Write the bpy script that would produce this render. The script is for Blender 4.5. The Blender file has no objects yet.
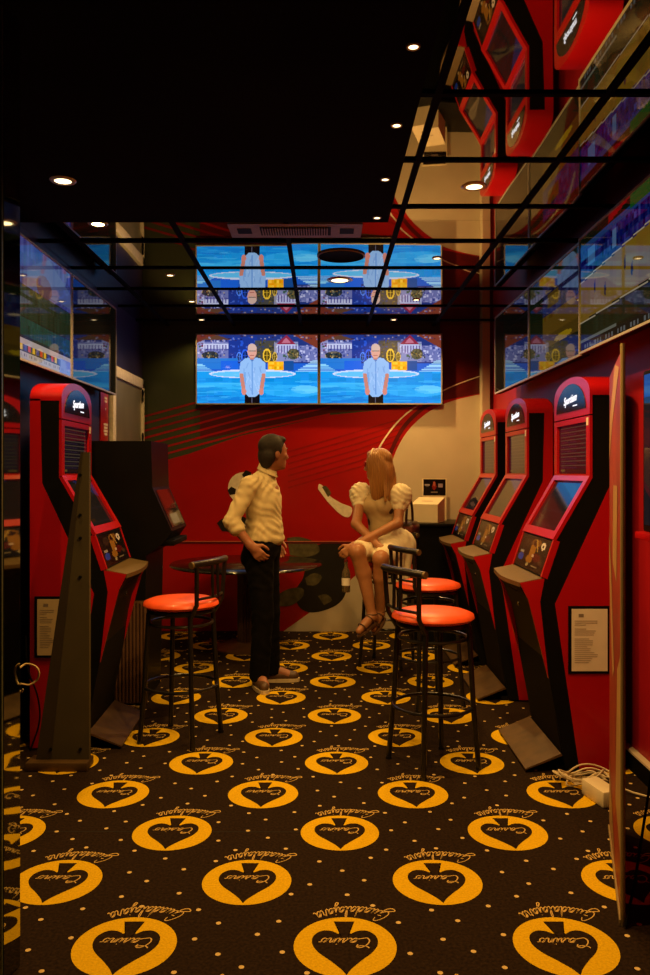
import bpy, math, random
import numpy as np
from mathutils import Vector, Matrix
random.seed(7)
SC = bpy.context.scene
COL = SC.collection
PI = math.pi
HC = 2.88            # mirror ceiling height
CAMH = 1.5
FPX = 810.0
VX, VY = 323.0, 472.0

def pt(x, y, Y):     # image point at depth Y -> world
    return Vector(((x - VX) * Y / FPX, Y, CAMH - (y - VY) * Y / FPX))

# ------------------------------------------------------------------ materials
def s2l(c):
    return tuple(((v / 12.92) if v <= 0.04045 else ((v + 0.055) / 1.055) ** 2.4) for v in c)
def h2l(h):
    return s2l([int(h[i:i + 2], 16) / 255 for i in (0, 2, 4)])

def mat(name, rgb, rough=0.5, metal=0.0, var=0.12, scale=30.0, bump=0.0, spec=0.5, coat=0.0, emit=None, estr=1.0, trans=0.0):
    m = bpy.data.materials.new(name); m.use_nodes = True
    nt = m.node_tree; b = nt.nodes['Principled BSDF']
    b.inputs['Roughness'].default_value = rough
    b.inputs['Metallic'].default_value = metal
    b.inputs['Specular IOR Level'].default_value = spec
    if coat: b.inputs['Coat Weight'].default_value = coat; b.inputs['Coat Roughness'].default_value = 0.06
    if trans: b.inputs['Transmission Weight'].default_value = trans
    tc = nt.nodes.new('ShaderNodeTexCoord')
    nz = nt.nodes.new('ShaderNodeTexNoise'); nz.inputs['Scale'].default_value = scale; nz.inputs['Detail'].default_value = 4
    nt.links.new(tc.outputs['Object'], nz.inputs['Vector'])
    rp = nt.nodes.new('ShaderNodeValToRGB')
    rp.color_ramp.elements[0].position = 0.3; rp.color_ramp.elements[1].position = 0.7
    rp.color_ramp.elements[0].color = tuple(max(0, c * (1 - var)) for c in rgb) + (1,)
    rp.color_ramp.elements[1].color = tuple(min(1, c * (1 + var)) for c in rgb) + (1,)
    nt.links.new(nz.outputs['Fac'], rp.inputs['Fac'])
    nt.links.new(rp.outputs['Color'], b.inputs['Base Color'])
    if bump:
        bp = nt.nodes.new('ShaderNodeBump'); bp.inputs['Strength'].default_value = bump; bp.inputs['Distance'].default_value = 0.004
        nt.links.new(nz.outputs['Fac'], bp.inputs['Height']); nt.links.new(bp.outputs['Normal'], b.inputs['Normal'])
    if emit:
        b.inputs['Emission Color'].default_value = tuple(emit) + (1,)
        b.inputs['Emission Strength'].default_value = estr
    return m

def screen_mat(name, strength, rough=0.04, base=(0.01, 0.01, 0.012), spec=0.5, use_base=0.0):
    m = bpy.data.materials.new(name); m.use_nodes = True
    nt = m.node_tree; b = nt.nodes['Principled BSDF']
    b.inputs['Base Color'].default_value = base + (1,)
    b.inputs['Roughness'].default_value = rough
    b.inputs['Specular IOR Level'].default_value = spec
    a = nt.nodes.new('ShaderNodeAttribute'); a.attribute_name = 'Col'
    if strength:
        nt.links.new(a.outputs['Color'], b.inputs['Emission Color'])
        b.inputs['Emission Strength'].default_value = strength
    if use_base:
        nt.links.new(a.outputs['Color'], b.inputs['Base Color'])
    return m

M = {}
M['carpet'] = mat('carpet_brown', (0.020, 0.011, 0.006), 1.0, var=0.45, scale=90, bump=0.5, spec=0.1)
M['gold'] = mat('carpet_gold', (0.72, 0.45, 0.006), 1.0, var=0.14, scale=120, bump=0.5, spec=0.1)
M['dotc'] = mat('carpet_dot', (0.68, 0.50, 0.22), 1.0, var=0.1, scale=90, spec=0.1)
M['script'] = mat('carpet_script', (0.66, 0.44, 0.14), 1.0, var=0.1, scale=90, spec=0.1)
M['seam'] = mat('carpet_seam', (0.008, 0.005, 0.003), 1.0)
M['wall_navy'] = mat('navy_paint', (0.030, 0.024, 0.095), 0.45, var=0.2, scale=3)
M['wall_red'] = mat('red_paint', (0.33, 0.004, 0.012), 0.5, var=0.12, scale=3)
M['wall_black'] = mat('black_paint', (0.012, 0.011, 0.010), 0.6, var=0.3, scale=2)
M['soffit'] = mat('soffit_black', (0.006, 0.006, 0.006), 0.9, var=0.3, scale=2, spec=0.05)
M['grid'] = mat('grid_black', (0.003, 0.003, 0.003), 0.8, spec=0.05)
M['green'] = mat('mural_green', (0.050, 0.066, 0.036), 0.3, var=0.15, scale=2)
M['mred'] = mat('mural_red', (0.40, 0.006, 0.006), 0.28, var=0.12, scale=2)
M['mline'] = mat('mural_dark_red', (0.27, 0.006, 0.007), 0.3)
M['mmar'] = mat('mural_maroon', (0.10, 0.008, 0.010), 0.3, var=0.2, scale=2)
M['cream'] = mat('mural_cream', (0.60, 0.53, 0.42), 0.4, var=0.06, scale=3)
M['mwhite'] = mat('mural_white', (0.78, 0.72, 0.60), 0.4)
M['mblack'] = mat('mural_black', (0.012, 0.012, 0.012), 0.35)
M['molive'] = mat('mural_olive', (0.09, 0.08, 0.04), 0.4, var=0.5, scale=16)
M['mpink'] = mat('mural_line', (0.55, 0.16, 0.10), 0.4)
M['white_frame'] = mat('white_frame', (0.80, 0.78, 0.66), 0.45)
M['door_grey'] = mat('door_grey', (0.20, 0.20, 0.15), 0.35, var=0.1, scale=4)
M['kred'] = mat('kiosk_red', (0.45, 0.004, 0.008), 0.33, var=0.05, scale=8, coat=0.2)
M['kblack'] = mat('kiosk_black', (0.003, 0.003, 0.003), 0.65, var=0.2, scale=12, spec=0.12)
M['kblack_gloss'] = mat('gloss_black', (0.004, 0.004, 0.004), 0.4, var=0.2, scale=5, spec=0.15)
M['bronze'] = mat('brushed_bronze', (0.17, 0.115, 0.045), 0.42, metal=0.5, var=0.12, scale=60)
M['foot_bronze'] = mat('worn_bronze', (0.10, 0.055, 0.016), 0.5, metal=0.3, var=0.25, scale=14)
M['table_black'] = mat('table_black', (0.006, 0.006, 0.006), 0.14, var=0.2, scale=5)
M['pedestal'] = mat('pedestal_brown', (0.07, 0.035, 0.016), 0.3, var=0.2, scale=10)
M['chrome'] = mat('chrome', (0.6, 0.57, 0.5), 0.12, metal=1.0, var=0.05)
M['silver'] = mat('silver_bezel', (0.42, 0.40, 0.34), 0.4, metal=0.1, var=0.05)
M['olive'] = mat('olive_panel', (0.062, 0.050, 0.022), 0.6, var=0.1, scale=6)
M['olive_dark'] = mat('olive_panel_dark', (0.035, 0.026, 0.014), 0.5, var=0.1, scale=6)
M['seat'] = mat('orange_vinyl', (0.85, 0.10, 0.022), 0.40, var=0.06, scale=25, coat=0.1)
M['tube'] = mat('black_tube', (0.010, 0.009, 0.008), 0.28, var=0.2, scale=20)
M['paper'] = mat('paper', (0.80, 0.76, 0.70), 0.8, var=0.05, scale=12)
M['paper_w'] = mat('paper_yellow', (0.62, 0.50, 0.28), 0.8, var=0.07, scale=12)
M['ink'] = mat('ink', (0.24, 0.20, 0.17), 0.8)
M['box_white'] = mat('box_white', (0.80, 0.70, 0.50), 0.6, var=0.04, scale=10)
M['cable_white'] = mat('cable_white', (0.72, 0.62, 0.42), 0.5)
M['cable_yellow'] = mat('cable_yellow', (0.70, 0.52, 0.22), 0.5)
M['skin'] = mat('skin_man', (0.34, 0.135, 0.07), 0.5, var=0.1, scale=14)
M['skin_w'] = mat('skin_woman', (0.38, 0.165, 0.075), 0.42, var=0.1, scale=14)
M['shirt'] = mat('shirt_cream', (0.62, 0.52, 0.29), 0.8, var=0.06, scale=14, bump=0.3)
M['trouser'] = mat('trouser_black', (0.0035, 0.003, 0.003), 0.95, var=0.3, scale=20, spec=0.1)
M['shoe'] = mat('shoe_brown', (0.10, 0.05, 0.025), 0.5, var=0.2, scale=20)
M['sole'] = mat('sole_white', (0.62, 0.50, 0.30), 0.6)
M['hair_d'] = mat('hair_dark', (0.010, 0.006, 0.004), 0.7, var=0.5, scale=60, bump=0.4)
M['dress_w'] = mat('dress_white', (0.80, 0.72, 0.52), 0.75, var=0.06, scale=18, bump=0.3)
M['eye'] = mat('eye_dark', (0.02, 0.015, 0.01), 0.2)
M['lip'] = mat('lip', (0.30, 0.07, 0.05), 0.4)
M['bag'] = mat('bag_leather', (0.030, 0.014, 0.010), 0.35, var=0.3, scale=20)
M['bag_red'] = mat('bag_maroon', (0.12, 0.02, 0.015), 0.35)
M['glass_b'] = mat('bottle_glass', (0.30, 0.24, 0.14), 0.06, var=0.05, trans=0.7)
M['banner_red'] = mat('banner_red', (0.28, 0.03, 0.012), 0.45, var=0.3, scale=3)
M['banner_gold'] = mat('banner_gold', (0.42, 0.25, 0.09), 0.45, var=0.1, scale=5)
M['pole'] = mat('pole_beige', (0.30, 0.22, 0.10), 0.45, var=0.1, scale=10)
M['lamp_trim'] = mat('lamp_trim', (0.60, 0.50, 0.32), 0.3, metal=0.6)
M['acgrey'] = mat('grille_grey', (0.30, 0.26, 0.18), 0.5)
M['mirror_frame'] = mat('mirror_edge', (0.09, 0.11, 0.07), 0.3, metal=0.4)

def glow(name, rgb, strength):
    m = bpy.data.materials.new(name); m.use_nodes = True
    nt = m.node_tree; nt.nodes.clear()
    e = nt.nodes.new('ShaderNodeEmission'); o = nt.nodes.new('ShaderNodeOutputMaterial')
    e.inputs['Color'].default_value = tuple(rgb) + (1,); e.inputs['Strength'].default_value = strength
    nt.links.new(e.outputs[0], o.inputs[0]); return m
M['lamp'] = glow('lamp_glow', (1.0, 0.72, 0.34), 5.0)
M['lamp_hot'] = glow('lamp_glow_bright', (1.0, 0.66, 0.22), 28.0)
M['logo'] = glow('logo_glow', (0.9, 0.85, 0.9), 1.4)
M['logo_bg'] = mat('logo_panel', (0.012, 0.012, 0.025), 0.15)

# hair with strands, blonde
def hair_mat():
    m = mat('hair_blonde', (0.50, 0.25, 0.07), 0.42, var=0.3, scale=20)
    nt = m.node_tree; b = nt.nodes['Principled BSDF']
    w = nt.nodes.new('ShaderNodeTexWave'); w.inputs['Scale'].default_value = 30; w.inputs['Distortion'].default_value = 9
    w.inputs['Detail'].default_value = 3
    tc = nt.nodes.new('ShaderNodeTexCoord'); mp = nt.nodes.new('ShaderNodeMapping'); mp.inputs['Scale'].default_value = (1, 1, 0.12)
    nt.links.new(tc.outputs['Object'], mp.inputs['Vector']); nt.links.new(mp.outputs[0], w.inputs['Vector'])
    rp = nt.nodes.new('ShaderNodeValToRGB')
    rp.color_ramp.elements[0].color = (0.30, 0.125, 0.03, 1); rp.color_ramp.elements[1].color = (0.46, 0.215, 0.055, 1)
    nt.links.new(w.outputs['Fac'], rp.inputs['Fac']); nt.links.new(rp.outputs[0], b.inputs['Base Color'])
    bp = nt.nodes.new('ShaderNodeBump'); bp.inputs['Strength'].default_value = 0.6; bp.inputs['Distance'].default_value = 0.006
    nt.links.new(w.outputs['Fac'], bp.inputs['Height']); nt.links.new(bp.outputs['Normal'], b.inputs['Normal'])
    return m
M['hair_b'] = hair_mat()
def print_mat():
    m = mat('dress_print', (0.40, 0.28, 0.14), 0.8, var=0.1, scale=14)
    nt = m.node_tree; b = nt.nodes['Principled BSDF']
    v = nt.nodes.new('ShaderNodeTexVoronoi'); v.inputs['Scale'].default_value = 9
    tc = nt.nodes.new('ShaderNodeTexCoord'); nt.links.new(tc.outputs['Object'], v.inputs['Vector'])
    rp = nt.nodes.new('ShaderNodeValToRGB'); rp.color_ramp.interpolation = 'CONSTANT'
    rp.color_ramp.elements[0].color = (0.06, 0.02, 0.015, 1); rp.color_ramp.elements[1].position = 0.24
    rp.color_ramp.elements[1].color = (0.46, 0.34, 0.18, 1)
    nt.links.new(v.outputs['Distance'], rp.inputs['Fac']); nt.links.new(rp.outputs[0], b.inputs['Base Color'])
    return m
M['dress_p'] = print_mat()

def mirror_mat(name, rgb, rough=0.015):
    m = bpy.data.materials.new(name); m.use_nodes = True
    b = m.node_tree.nodes['Principled BSDF']
    b.inputs['Metallic'].default_value = 1.0; b.inputs['Roughness'].default_value = rough
    nt = m.node_tree
    nz = nt.nodes.new('ShaderNodeTexNoise'); nz.inputs['Scale'].default_value = 1.6; nz.inputs['Detail'].default_value = 1
    tc = nt.nodes.new('ShaderNodeTexCoord'); nt.links.new(tc.outputs['Object'], nz.inputs['Vector'])
    bp = nt.nodes.new('ShaderNodeBump'); bp.inputs['Strength'].default_value = 0.10; bp.inputs['Distance'].default_value = 0.01
    nt.links.new(nz.outputs['Fac'], bp.inputs['Height']); nt.links.new(bp.outputs['Normal'], b.inputs['Normal'])
    b.inputs['Base Color'].default_value = tuple(rgb) + (1,)
    return m
M['mirror'] = mirror_mat('mirror_tile', (0.56, 0.54, 0.50))
M['mirror_side'] = mirror_mat('mirror_side', (0.45, 0.46, 0.40), 0.03)

# ------------------------------------------------------------------ mesh builder
class MB:
    def __init__(s):
        s.v = []; s.f = []; s.mi = []; s.mats = []; s.cur = 0
    def m(s, key):
        if key not in s.mats: s.mats.append(key)
        s.cur = s.mats.index(key); return s
    def add(s, vs, fs):
        o = len(s.v); s.v += [tuple(v) for v in vs]
        for f in fs: s.f.append(tuple(i + o for i in f)); s.mi.append(s.cur)
        return s
    def box(s, x0, x1, y0, y1, z0, z1):
        vs = [(x, y, z) for x in (x0, x1) for y in (y0, y1) for z in (z0, z1)]
        return s.add(vs, [(0, 1, 3, 2), (4, 6, 7, 5), (0, 4, 5, 1), (2, 3, 7, 6), (0, 2, 6, 4), (1, 5, 7, 3)])
    def rbox(s, x0, x1, y0, y1, z0, z1, b=0.01):          # box with bevelled edges
        import bmesh
        bm = bmesh.new(); bmesh.ops.create_cube(bm, size=1.0)
        for v in bm.verts:
            v.co = Vector(((x0 + x1) / 2 + v.co.x * (x1 - x0), (y0 + y1) / 2 + v.co.y * (y1 - y0), (z0 + z1) / 2 + v.co.z * (z1 - z0)))
        bmesh.ops.bevel(bm, geom=bm.edges[:], offset=b, segments=2, affect='EDGES', profile=0.5)
        bm.verts.index_update()
        s.add([v.co[:] for v in bm.verts], [[v.index for v in f.verts] for f in bm.faces]); bm.free(); return s
    def prism(s, poly, a0, a1, plane='xz'):               # polygon extruded
        n = len(poly)
        if plane == 'xz': A = [(p[0], a0, p[1]) for p in poly]; B = [(p[0], a1, p[1]) for p in poly]
        elif plane == 'yz': A = [(a0, p[0], p[1]) for p in poly]; B = [(a1, p[0], p[1]) for p in poly]
        else: A = [(p[0], p[1], a0) for p in poly]; B = [(p[0], p[1], a1) for p in poly]
        fs = [tuple(range(n)), tuple(reversed(range(n, 2 * n)))]
        for i in range(n):
            j = (i + 1) % n; fs.append((i, i + n, j + n, j))
        return s.add(A + B, fs)
    def tube(s, pts, r, seg=10, closed=False):
        pts = [Vector(p) for p in pts]; n = len(pts); rs = r if isinstance(r, (list, tuple)) else [r] * n
        vs = []; up = None
        for i, p in enumerate(pts):
            a = pts[i - 1] if (i > 0 or closed) else p; b = pts[(i + 1) % n] if (i < n - 1 or closed) else p
            t = (b - a).normalized()
            if up is None:
                up = Vector((0, 0, 1)) if abs(t.z) < 0.9 else Vector((1, 0, 0))
            u = (up - t * up.dot(t)).normalized(); up = u; w = t.cross(u)
            for k in range(seg):
                an = 2 * PI * k / seg
                vs.append(p + (u * math.cos(an) + w * math.sin(an)) * rs[i])
        fs = []
        for i in range(n if closed else n - 1):
            j = (i + 1) % n
            for k in range(seg):
                l = (k + 1) % seg
                fs.append((i * seg + k, i * seg + l, j * seg + l, j * seg + k))
        if not closed:
            fs.append(tuple(reversed(range(seg)))); fs.append(tuple((n - 1) * seg + k for k in range(seg)))
        return s.add(vs, fs)
    def lathe(s, prof, seg=32, c=(0, 0, 0)):
        vs = []; n = len(prof)
        for r, z in prof:
            for k in range(seg):
                a = 2 * PI * k / seg; vs.append((c[0] + r * math.cos(a), c[1] + r * math.sin(a), c[2] + z))
        fs = []
        for i in range(n - 1):
            for k in range(seg):
                l = (k + 1) % seg; fs.append((i * seg + k, i * seg + l, (i + 1) * seg + l, (i + 1) * seg + k))
        if prof[0][0] < .001: fs.append(tuple(reversed(range(seg))))
        if prof[-1][0] < .001: fs.append(tuple((n - 1) * seg + k for k in range(seg)))
        return s.add(vs, fs)
    def ell(s, c, r, seg=16, rings=10):
        prof = [(math.sin(PI * i / rings) , -math.cos(PI * i / rings)) for i in range(rings + 1)]
        vs = []
        for pr, z in prof:
            for k in range(seg):
                a = 2 * PI * k / seg
                vs.append((c[0] + r[0] * max(pr, 1e-4) * math.cos(a), c[1] + r[1] * max(pr, 1e-4) * math.sin(a), c[2] + r[2] * z))
        fs = []
        for i in range(rings):
            for k in range(seg):
                l = (k + 1) % seg; fs.append((i * seg + k, i * seg + l, (i + 1) * seg + l, (i + 1) * seg + k))
        return s.add(vs, fs)
    def quad(s, a, b, c, d):
        return s.add([a, b, c, d], [(0, 1, 2, 3)])
    def build(s, name, mk=None, parent=None, smooth=True, angle=35, recalc=True):
        me = bpy.data.meshes.new(name); me.from_pydata(s.v, [], s.f)
        keys = s.mats if s.mats else [mk]
        for k in keys: me.materials.append(M[k])
        if s.mats: me.polygons.foreach_set('material_index', s.mi)
        if recalc:
            import bmesh
            bm = bmesh.new(); bm.from_mesh(me); bmesh.ops.recalc_face_normals(bm, faces=bm.faces[:]); bm.to_mesh(me); bm.free()
        if smooth:
            me.polygons.foreach_set('use_smooth', [True] * len(me.polygons))
            me.set_sharp_from_angle(angle=math.radians(angle))
        me.update()
        o = bpy.data.objects.new(name, me); COL.objects.link(o)
        if parent: o.parent = parent
        return o

def tag(o, label, cat, group=None):
    o['label'] = label; o['category'] = cat
    if group: o['group'] = group
    return o
def thing(name, label, cat, loc=(0, 0, 0), rz=0.0, group=None):
    o = bpy.data.objects.new(name, None); COL.objects.link(o)
    o.location = loc; o.rotation_euler = (0, 0, rz); o.empty_display_size = 0.1
    return tag(o, label, cat, group)
def struct(o):
    o['kind'] = 'structure'; return o
def dup(root, loc, rz, label, group=None):
    r = root.copy(); COL.objects.link(r); r.location = loc; r.rotation_euler = (0, 0, rz); r['label'] = label
    if group: r['group'] = group
    for ch in list(root.children):
        c = ch.copy(); COL.objects.link(c); c.parent = r
        for g in list(ch.children):
            d = g.copy(); COL.objects.link(d); d.parent = c
    return r

# a coloured picture as a grid of small flat faces (screens, printed cards)
def picture(name, fn, nu, nv, origin, ux, uy, mk, parent=None):
    U, V = np.meshgrid((np.arange(nu) + 0.5) / nu, (np.arange(nv) + 0.5) / nv)
    C = fn(U, V)                                         # V = 0 at the bottom, sRGB
    C = np.clip(C, 0, 1); L = np.where(C <= 0.04045, C / 12.92, ((C + 0.055) / 1.055) ** 2.4)
    o = Vector(origin); ux = Vector(ux); uy = Vector(uy)
    vs = [tuple(o + ux * (i / nu) + uy * (j / nv)) for j in range(nv + 1) for i in range(nu + 1)]
    fs = [(j * (nu + 1) + i, j * (nu + 1) + i + 1, (j + 1) * (nu + 1) + i + 1, (j + 1) * (nu + 1) + i) for j in range(nv) for i in range(nu)]
    me = bpy.data.meshes.new(name); me.from_pydata(vs, [], fs)
    a = me.attributes.new('Col', 'FLOAT_COLOR', 'FACE')
    a.data.foreach_set('color', np.concatenate([L, np.ones(L.shape[:2] + (1,))], 2).astype(np.float32).ravel())
    me.materials.append(M[mk]); me.update()
    ob = bpy.data.objects.new(name, me); COL.objects.link(ob)
    if parent: ob.parent = parent
    return ob
class Cv:
    def __init__(s, U, V, bg):
        s.U, s.V = U, V; s.C = np.ones(U.shape + (3,)) * np.array(bg, float); s.rng = np.random.RandomState(3)
    def put(s, mask, col, a=1.0):
        a = np.asarray(mask, float)[..., None] * a; s.C = s.C * (1 - a) + np.array(col, float) * a
    def rect(s, u0, u1, v0, v1, col, a=1.0): s.put((s.U > u0) & (s.U < u1) & (s.V > v0) & (s.V < v1), col, a)
    def ell(s, u, v, ru, rv, col, a=1.0): s.put(((s.U - u) / ru) ** 2 + ((s.V - v) / rv) ** 2 < 1, col, a)
    def band(s, u0, v0, u1, v1, w, col, a=1.0):
        t = np.clip(((s.U - u0) * (u1 - u0) + (s.V - v0) * (v1 - v0)) / ((u1 - u0) ** 2 + (v1 - v0) ** 2), 0, 1)
        s.put(np.hypot(s.U - u0 - t * (u1 - u0), s.V - v0 - t * (v1 - v0)) < w, col, a)
    def poly(s, pts, col, a=1.0):
        ins = np.zeros(s.U.shape, bool); n = len(pts)
        for i in range(n):
            (x1, y1), (x2, y2) = pts[i], pts[(i + 1) % n]
            c = ((y1 > s.V) != (y2 > s.V)) & (s.U < (x2 - x1) * (s.V - y1) / ((y2 - y1) or 1e-9) + x1); ins ^= c
        s.put(ins, col, a)
    def noise(s, nx, ny, amp, v0=0, v1=1, u0=0, u1=1):
        g = s.rng.rand(ny + 1, nx + 1, 3) - 0.5
        iu = np.clip((s.U * nx).astype(int), 0, nx); iv = np.clip((s.V * ny).astype(int), 0, ny)
        k = ((s.V > v0) & (s.V < v1) & (s.U > u0) & (s.U < u1))[..., None]
        t = np.array((.7, .75, 1.0)); s.C = s.C + (g[iv, iu].mean(-1, keepdims=True) * 1.3 * t + g[iv, iu] * .28) * amp * k

# ------------------------------------------------------------------ SDF bodies
def surface(name, prims, mk, h=0.008, parent=None, k=0.02, cuts=(), smooth_it=1, wr=None):
    lo = np.array([1e9] * 3); hi = -lo
    for p in prims:
        for c, r in ((p[1], p[2]), (p[3], p[4])) if p[0] == 'c' else ((p[1], max(p[2])),):
            lo = np.minimum(lo, np.array(c) - r); hi = np.maximum(hi, np.array(c) + r)
    lo -= 3 * h + k; hi += 3 * h + k
    n = np.ceil((hi - lo) / h).astype(int) + 1
    ax = [lo[i] + np.arange(n[i]) * h for i in range(3)]
    D = np.full(n, 1.0, np.float32)
    for p in prims:
        neg = len(p) > 5 and p[0] == 'c' and p[5] == '-'
        if p[0] == 'c':
            a, ra, b, rb = np.array(p[1], float), p[2], np.array(p[3], float), p[4]
            l_, h_ = np.minimum(a - ra, b - rb), np.maximum(a + ra, b + rb)
        else:
            c, r = np.array(p[1], float), np.array(p[2], float); mr = r.max(); l_, h_ = c - mr, c + mr
        kk = k if len(p) < 6 or p[0] != 'c' else p[5]
        i0 = np.clip(np.floor((l_ - lo - 0.05) / h).astype(int), 0, n - 1); i1 = np.clip(np.ceil((h_ - lo + 0.05) / h).astype(int) + 1, 1, n)
        X, Y, Z = np.meshgrid(*[ax[i][i0[i]:i1[i]] for i in range(3)], indexing='ij')
        if p[0] == 'c':
            d = b - a; L2 = max(d.dot(d), 1e-9)
            t = np.clip(((X - a[0]) * d[0] + (Y - a[1]) * d[1] + (Z - a[2]) * d[2]) / L2, 0, 1)
            dd = np.sqrt((X - a[0] - t * d[0]) ** 2 + (Y - a[1] - t * d[1]) ** 2 + (Z - a[2] - t * d[2]) ** 2) - (ra + (rb - ra) * t)
        else:
            Rm = np.array(p[3]) if len(p) > 3 and p[3] is not None else np.eye(3)   # rows = local axes
            q = [(X - c[0]) * Rm[i][0] + (Y - c[1]) * Rm[i][1] + (Z - c[2]) * Rm[i][2] for i in range(3)]
            s0 = np.sqrt((q[0] / r[0]) ** 2 + (q[1] / r[1]) ** 2 + (q[2] / r[2]) ** 2)
            s1 = np.sqrt((q[0] / r[0] ** 2) ** 2 + (q[1] / r[1] ** 2) ** 2 + (q[2] / r[2] ** 2) ** 2)
            dd = s0 * (s0 - 1) / np.maximum(s1, 1e-6)
            kk = p[4] if len(p) > 4 else k
        sl = tuple(slice(i0[i], i1[i]) for i in range(3)); A = D[sl]
        hh = np.clip(0.5 + 0.5 * (A - dd) / kk, 0, 1)
        D[sl] = A * (1 - hh) + dd * hh - kk * hh * (1 - hh)
    if cuts:
        X, Y, Z = np.meshgrid(*ax, indexing='ij')
        for (pp, nn) in cuts:                            # keep the side against the normal
            nn = np.array(nn, float); nn /= np.linalg.norm(nn)
            D = np.maximum(D, ((X - pp[0]) * nn[0] + (Y - pp[1]) * nn[1] + (Z - pp[2]) * nn[2]).astype(np.float32))
    S = D < 0
    nx, ny, nz = D.shape
    cs = np.zeros((nx - 1, ny - 1, nz - 1), int)
    corner = [(i, j, l) for i in (0, 1) for j in (0, 1) for l in (0, 1)]
    for (i, j, l) in corner: cs += S[i:nx - 1 + i, j:ny - 1 + j, l:nz - 1 + l]
    act = np.argwhere((cs > 0) & (cs < 8)); idx = -np.ones(cs.shape, int); idx[tuple(act.T)] = np.arange(len(act))
    acc = np.zeros((len(act), 3)); cnt = np.zeros(len(act))
    for a_ in corner:
        for d_ in range(3):
            if a_[d_]: continue
            b_ = list(a_); b_[d_] = 1
            va = D[act[:, 0] + a_[0], act[:, 1] + a_[1], act[:, 2] + a_[2]]; vb = D[act[:, 0] + b_[0], act[:, 1] + b_[1], act[:, 2] + b_[2]]
            m_ = (va < 0) != (vb < 0); t = np.where(m_, va / np.where(m_, va - vb, 1), 0)
            P = np.array(a_, float)[None, :].repeat(len(act), 0); P[:, d_] += t
            acc += P * m_[:, None]; cnt += m_
    vs = (act + acc / cnt[:, None]) * h + lo
    fs = []
    for d_ in range(3):
        e1, e2 = [(1, 2), (2, 0), (0, 1)][d_]
        sa = [slice(0, m) for m in (nx, ny, nz)]; sb = list(sa)
        sa[d_] = slice(0, D.shape[d_] - 1); sb[d_] = slice(1, D.shape[d_])
        ch = np.argwhere(S[tuple(sa)] != S[tuple(sb)])
        ch = ch[(ch[:, e1] > 0) & (ch[:, e2] > 0) & (ch[:, e1] < D.shape[e1] - 1) & (ch[:, e2] < D.shape[e2] - 1)]
        q = []
        for o1, o2 in ((-1, -1), (0, -1), (0, 0), (-1, 0)):
            c = ch.copy(); c[:, e1] += o1; c[:, e2] += o2; q.append(idx[tuple(c.T)])
        q = np.stack(q, 1); fl = S[tuple(ch.T)]
        q[~fl] = q[~fl][:, ::-1]; fs.append(q[(q >= 0).all(1)])
    F = np.concatenate(fs)
    for _ in range(smooth_it):                           # light laplacian
        nb = np.zeros_like(vs); nc = np.zeros(len(vs))
        for i in range(4):
            a_, b_ = F[:, i], F[:, (i + 1) % 4]
            np.add.at(nb, a_, vs[b_]); np.add.at(nc, a_, 1); np.add.at(nb, b_, vs[a_]); np.add.at(nc, b_, 1)
        vs = vs * 0.5 + 0.5 * nb / np.maximum(nc, 1)[:, None]
    if wr:                                               # cloth folds: (height, fold length, direction of the ridges)
        nr = np.zeros_like(vs); fn_ = np.cross(vs[F[:, 2]] - vs[F[:, 0]], vs[F[:, 3]] - vs[F[:, 1]])
        for i in range(4): np.add.at(nr, F[:, i], fn_)
        nr /= np.maximum(np.linalg.norm(nr, axis=1), 1e-9)[:, None]
        d = np.zeros(len(vs))
        for q, (am, ln, dr) in enumerate(wr):
            dr = np.array(dr, float); dr /= np.linalg.norm(dr); u = vs @ dr
            wob = .35 * ln * np.sin(vs[:, 0] * 31 + q) + .35 * ln * np.sin(vs[:, 2] * 23 + 2 * q) + .3 * ln * np.sin(vs[:, 1] * 27)
            d += am * np.sin((u + wob) * 2 * np.pi / ln + q * 1.3) * (.5 + .5 * np.sin(vs[:, 2] * 17 + vs[:, 0] * 13 + q * 2))
        vs = vs + nr * d[:, None]
    me = bpy.data.meshes.new(name); me.from_pydata([tuple(v) for v in vs], [], [tuple(int(i) for i in f) for f in F])
    me.polygons.foreach_set('use_smooth', [True] * len(me.polygons)); me.materials.append(M[mk]); me.update()
    o = bpy.data.objects.new(name, me); COL.objects.link(o)
    if parent: o.parent = parent
    return o

# ================================================================== ROOM
XL, XR, YB = -1.70, 1.58, 7.64
ZP = 0.0
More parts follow.
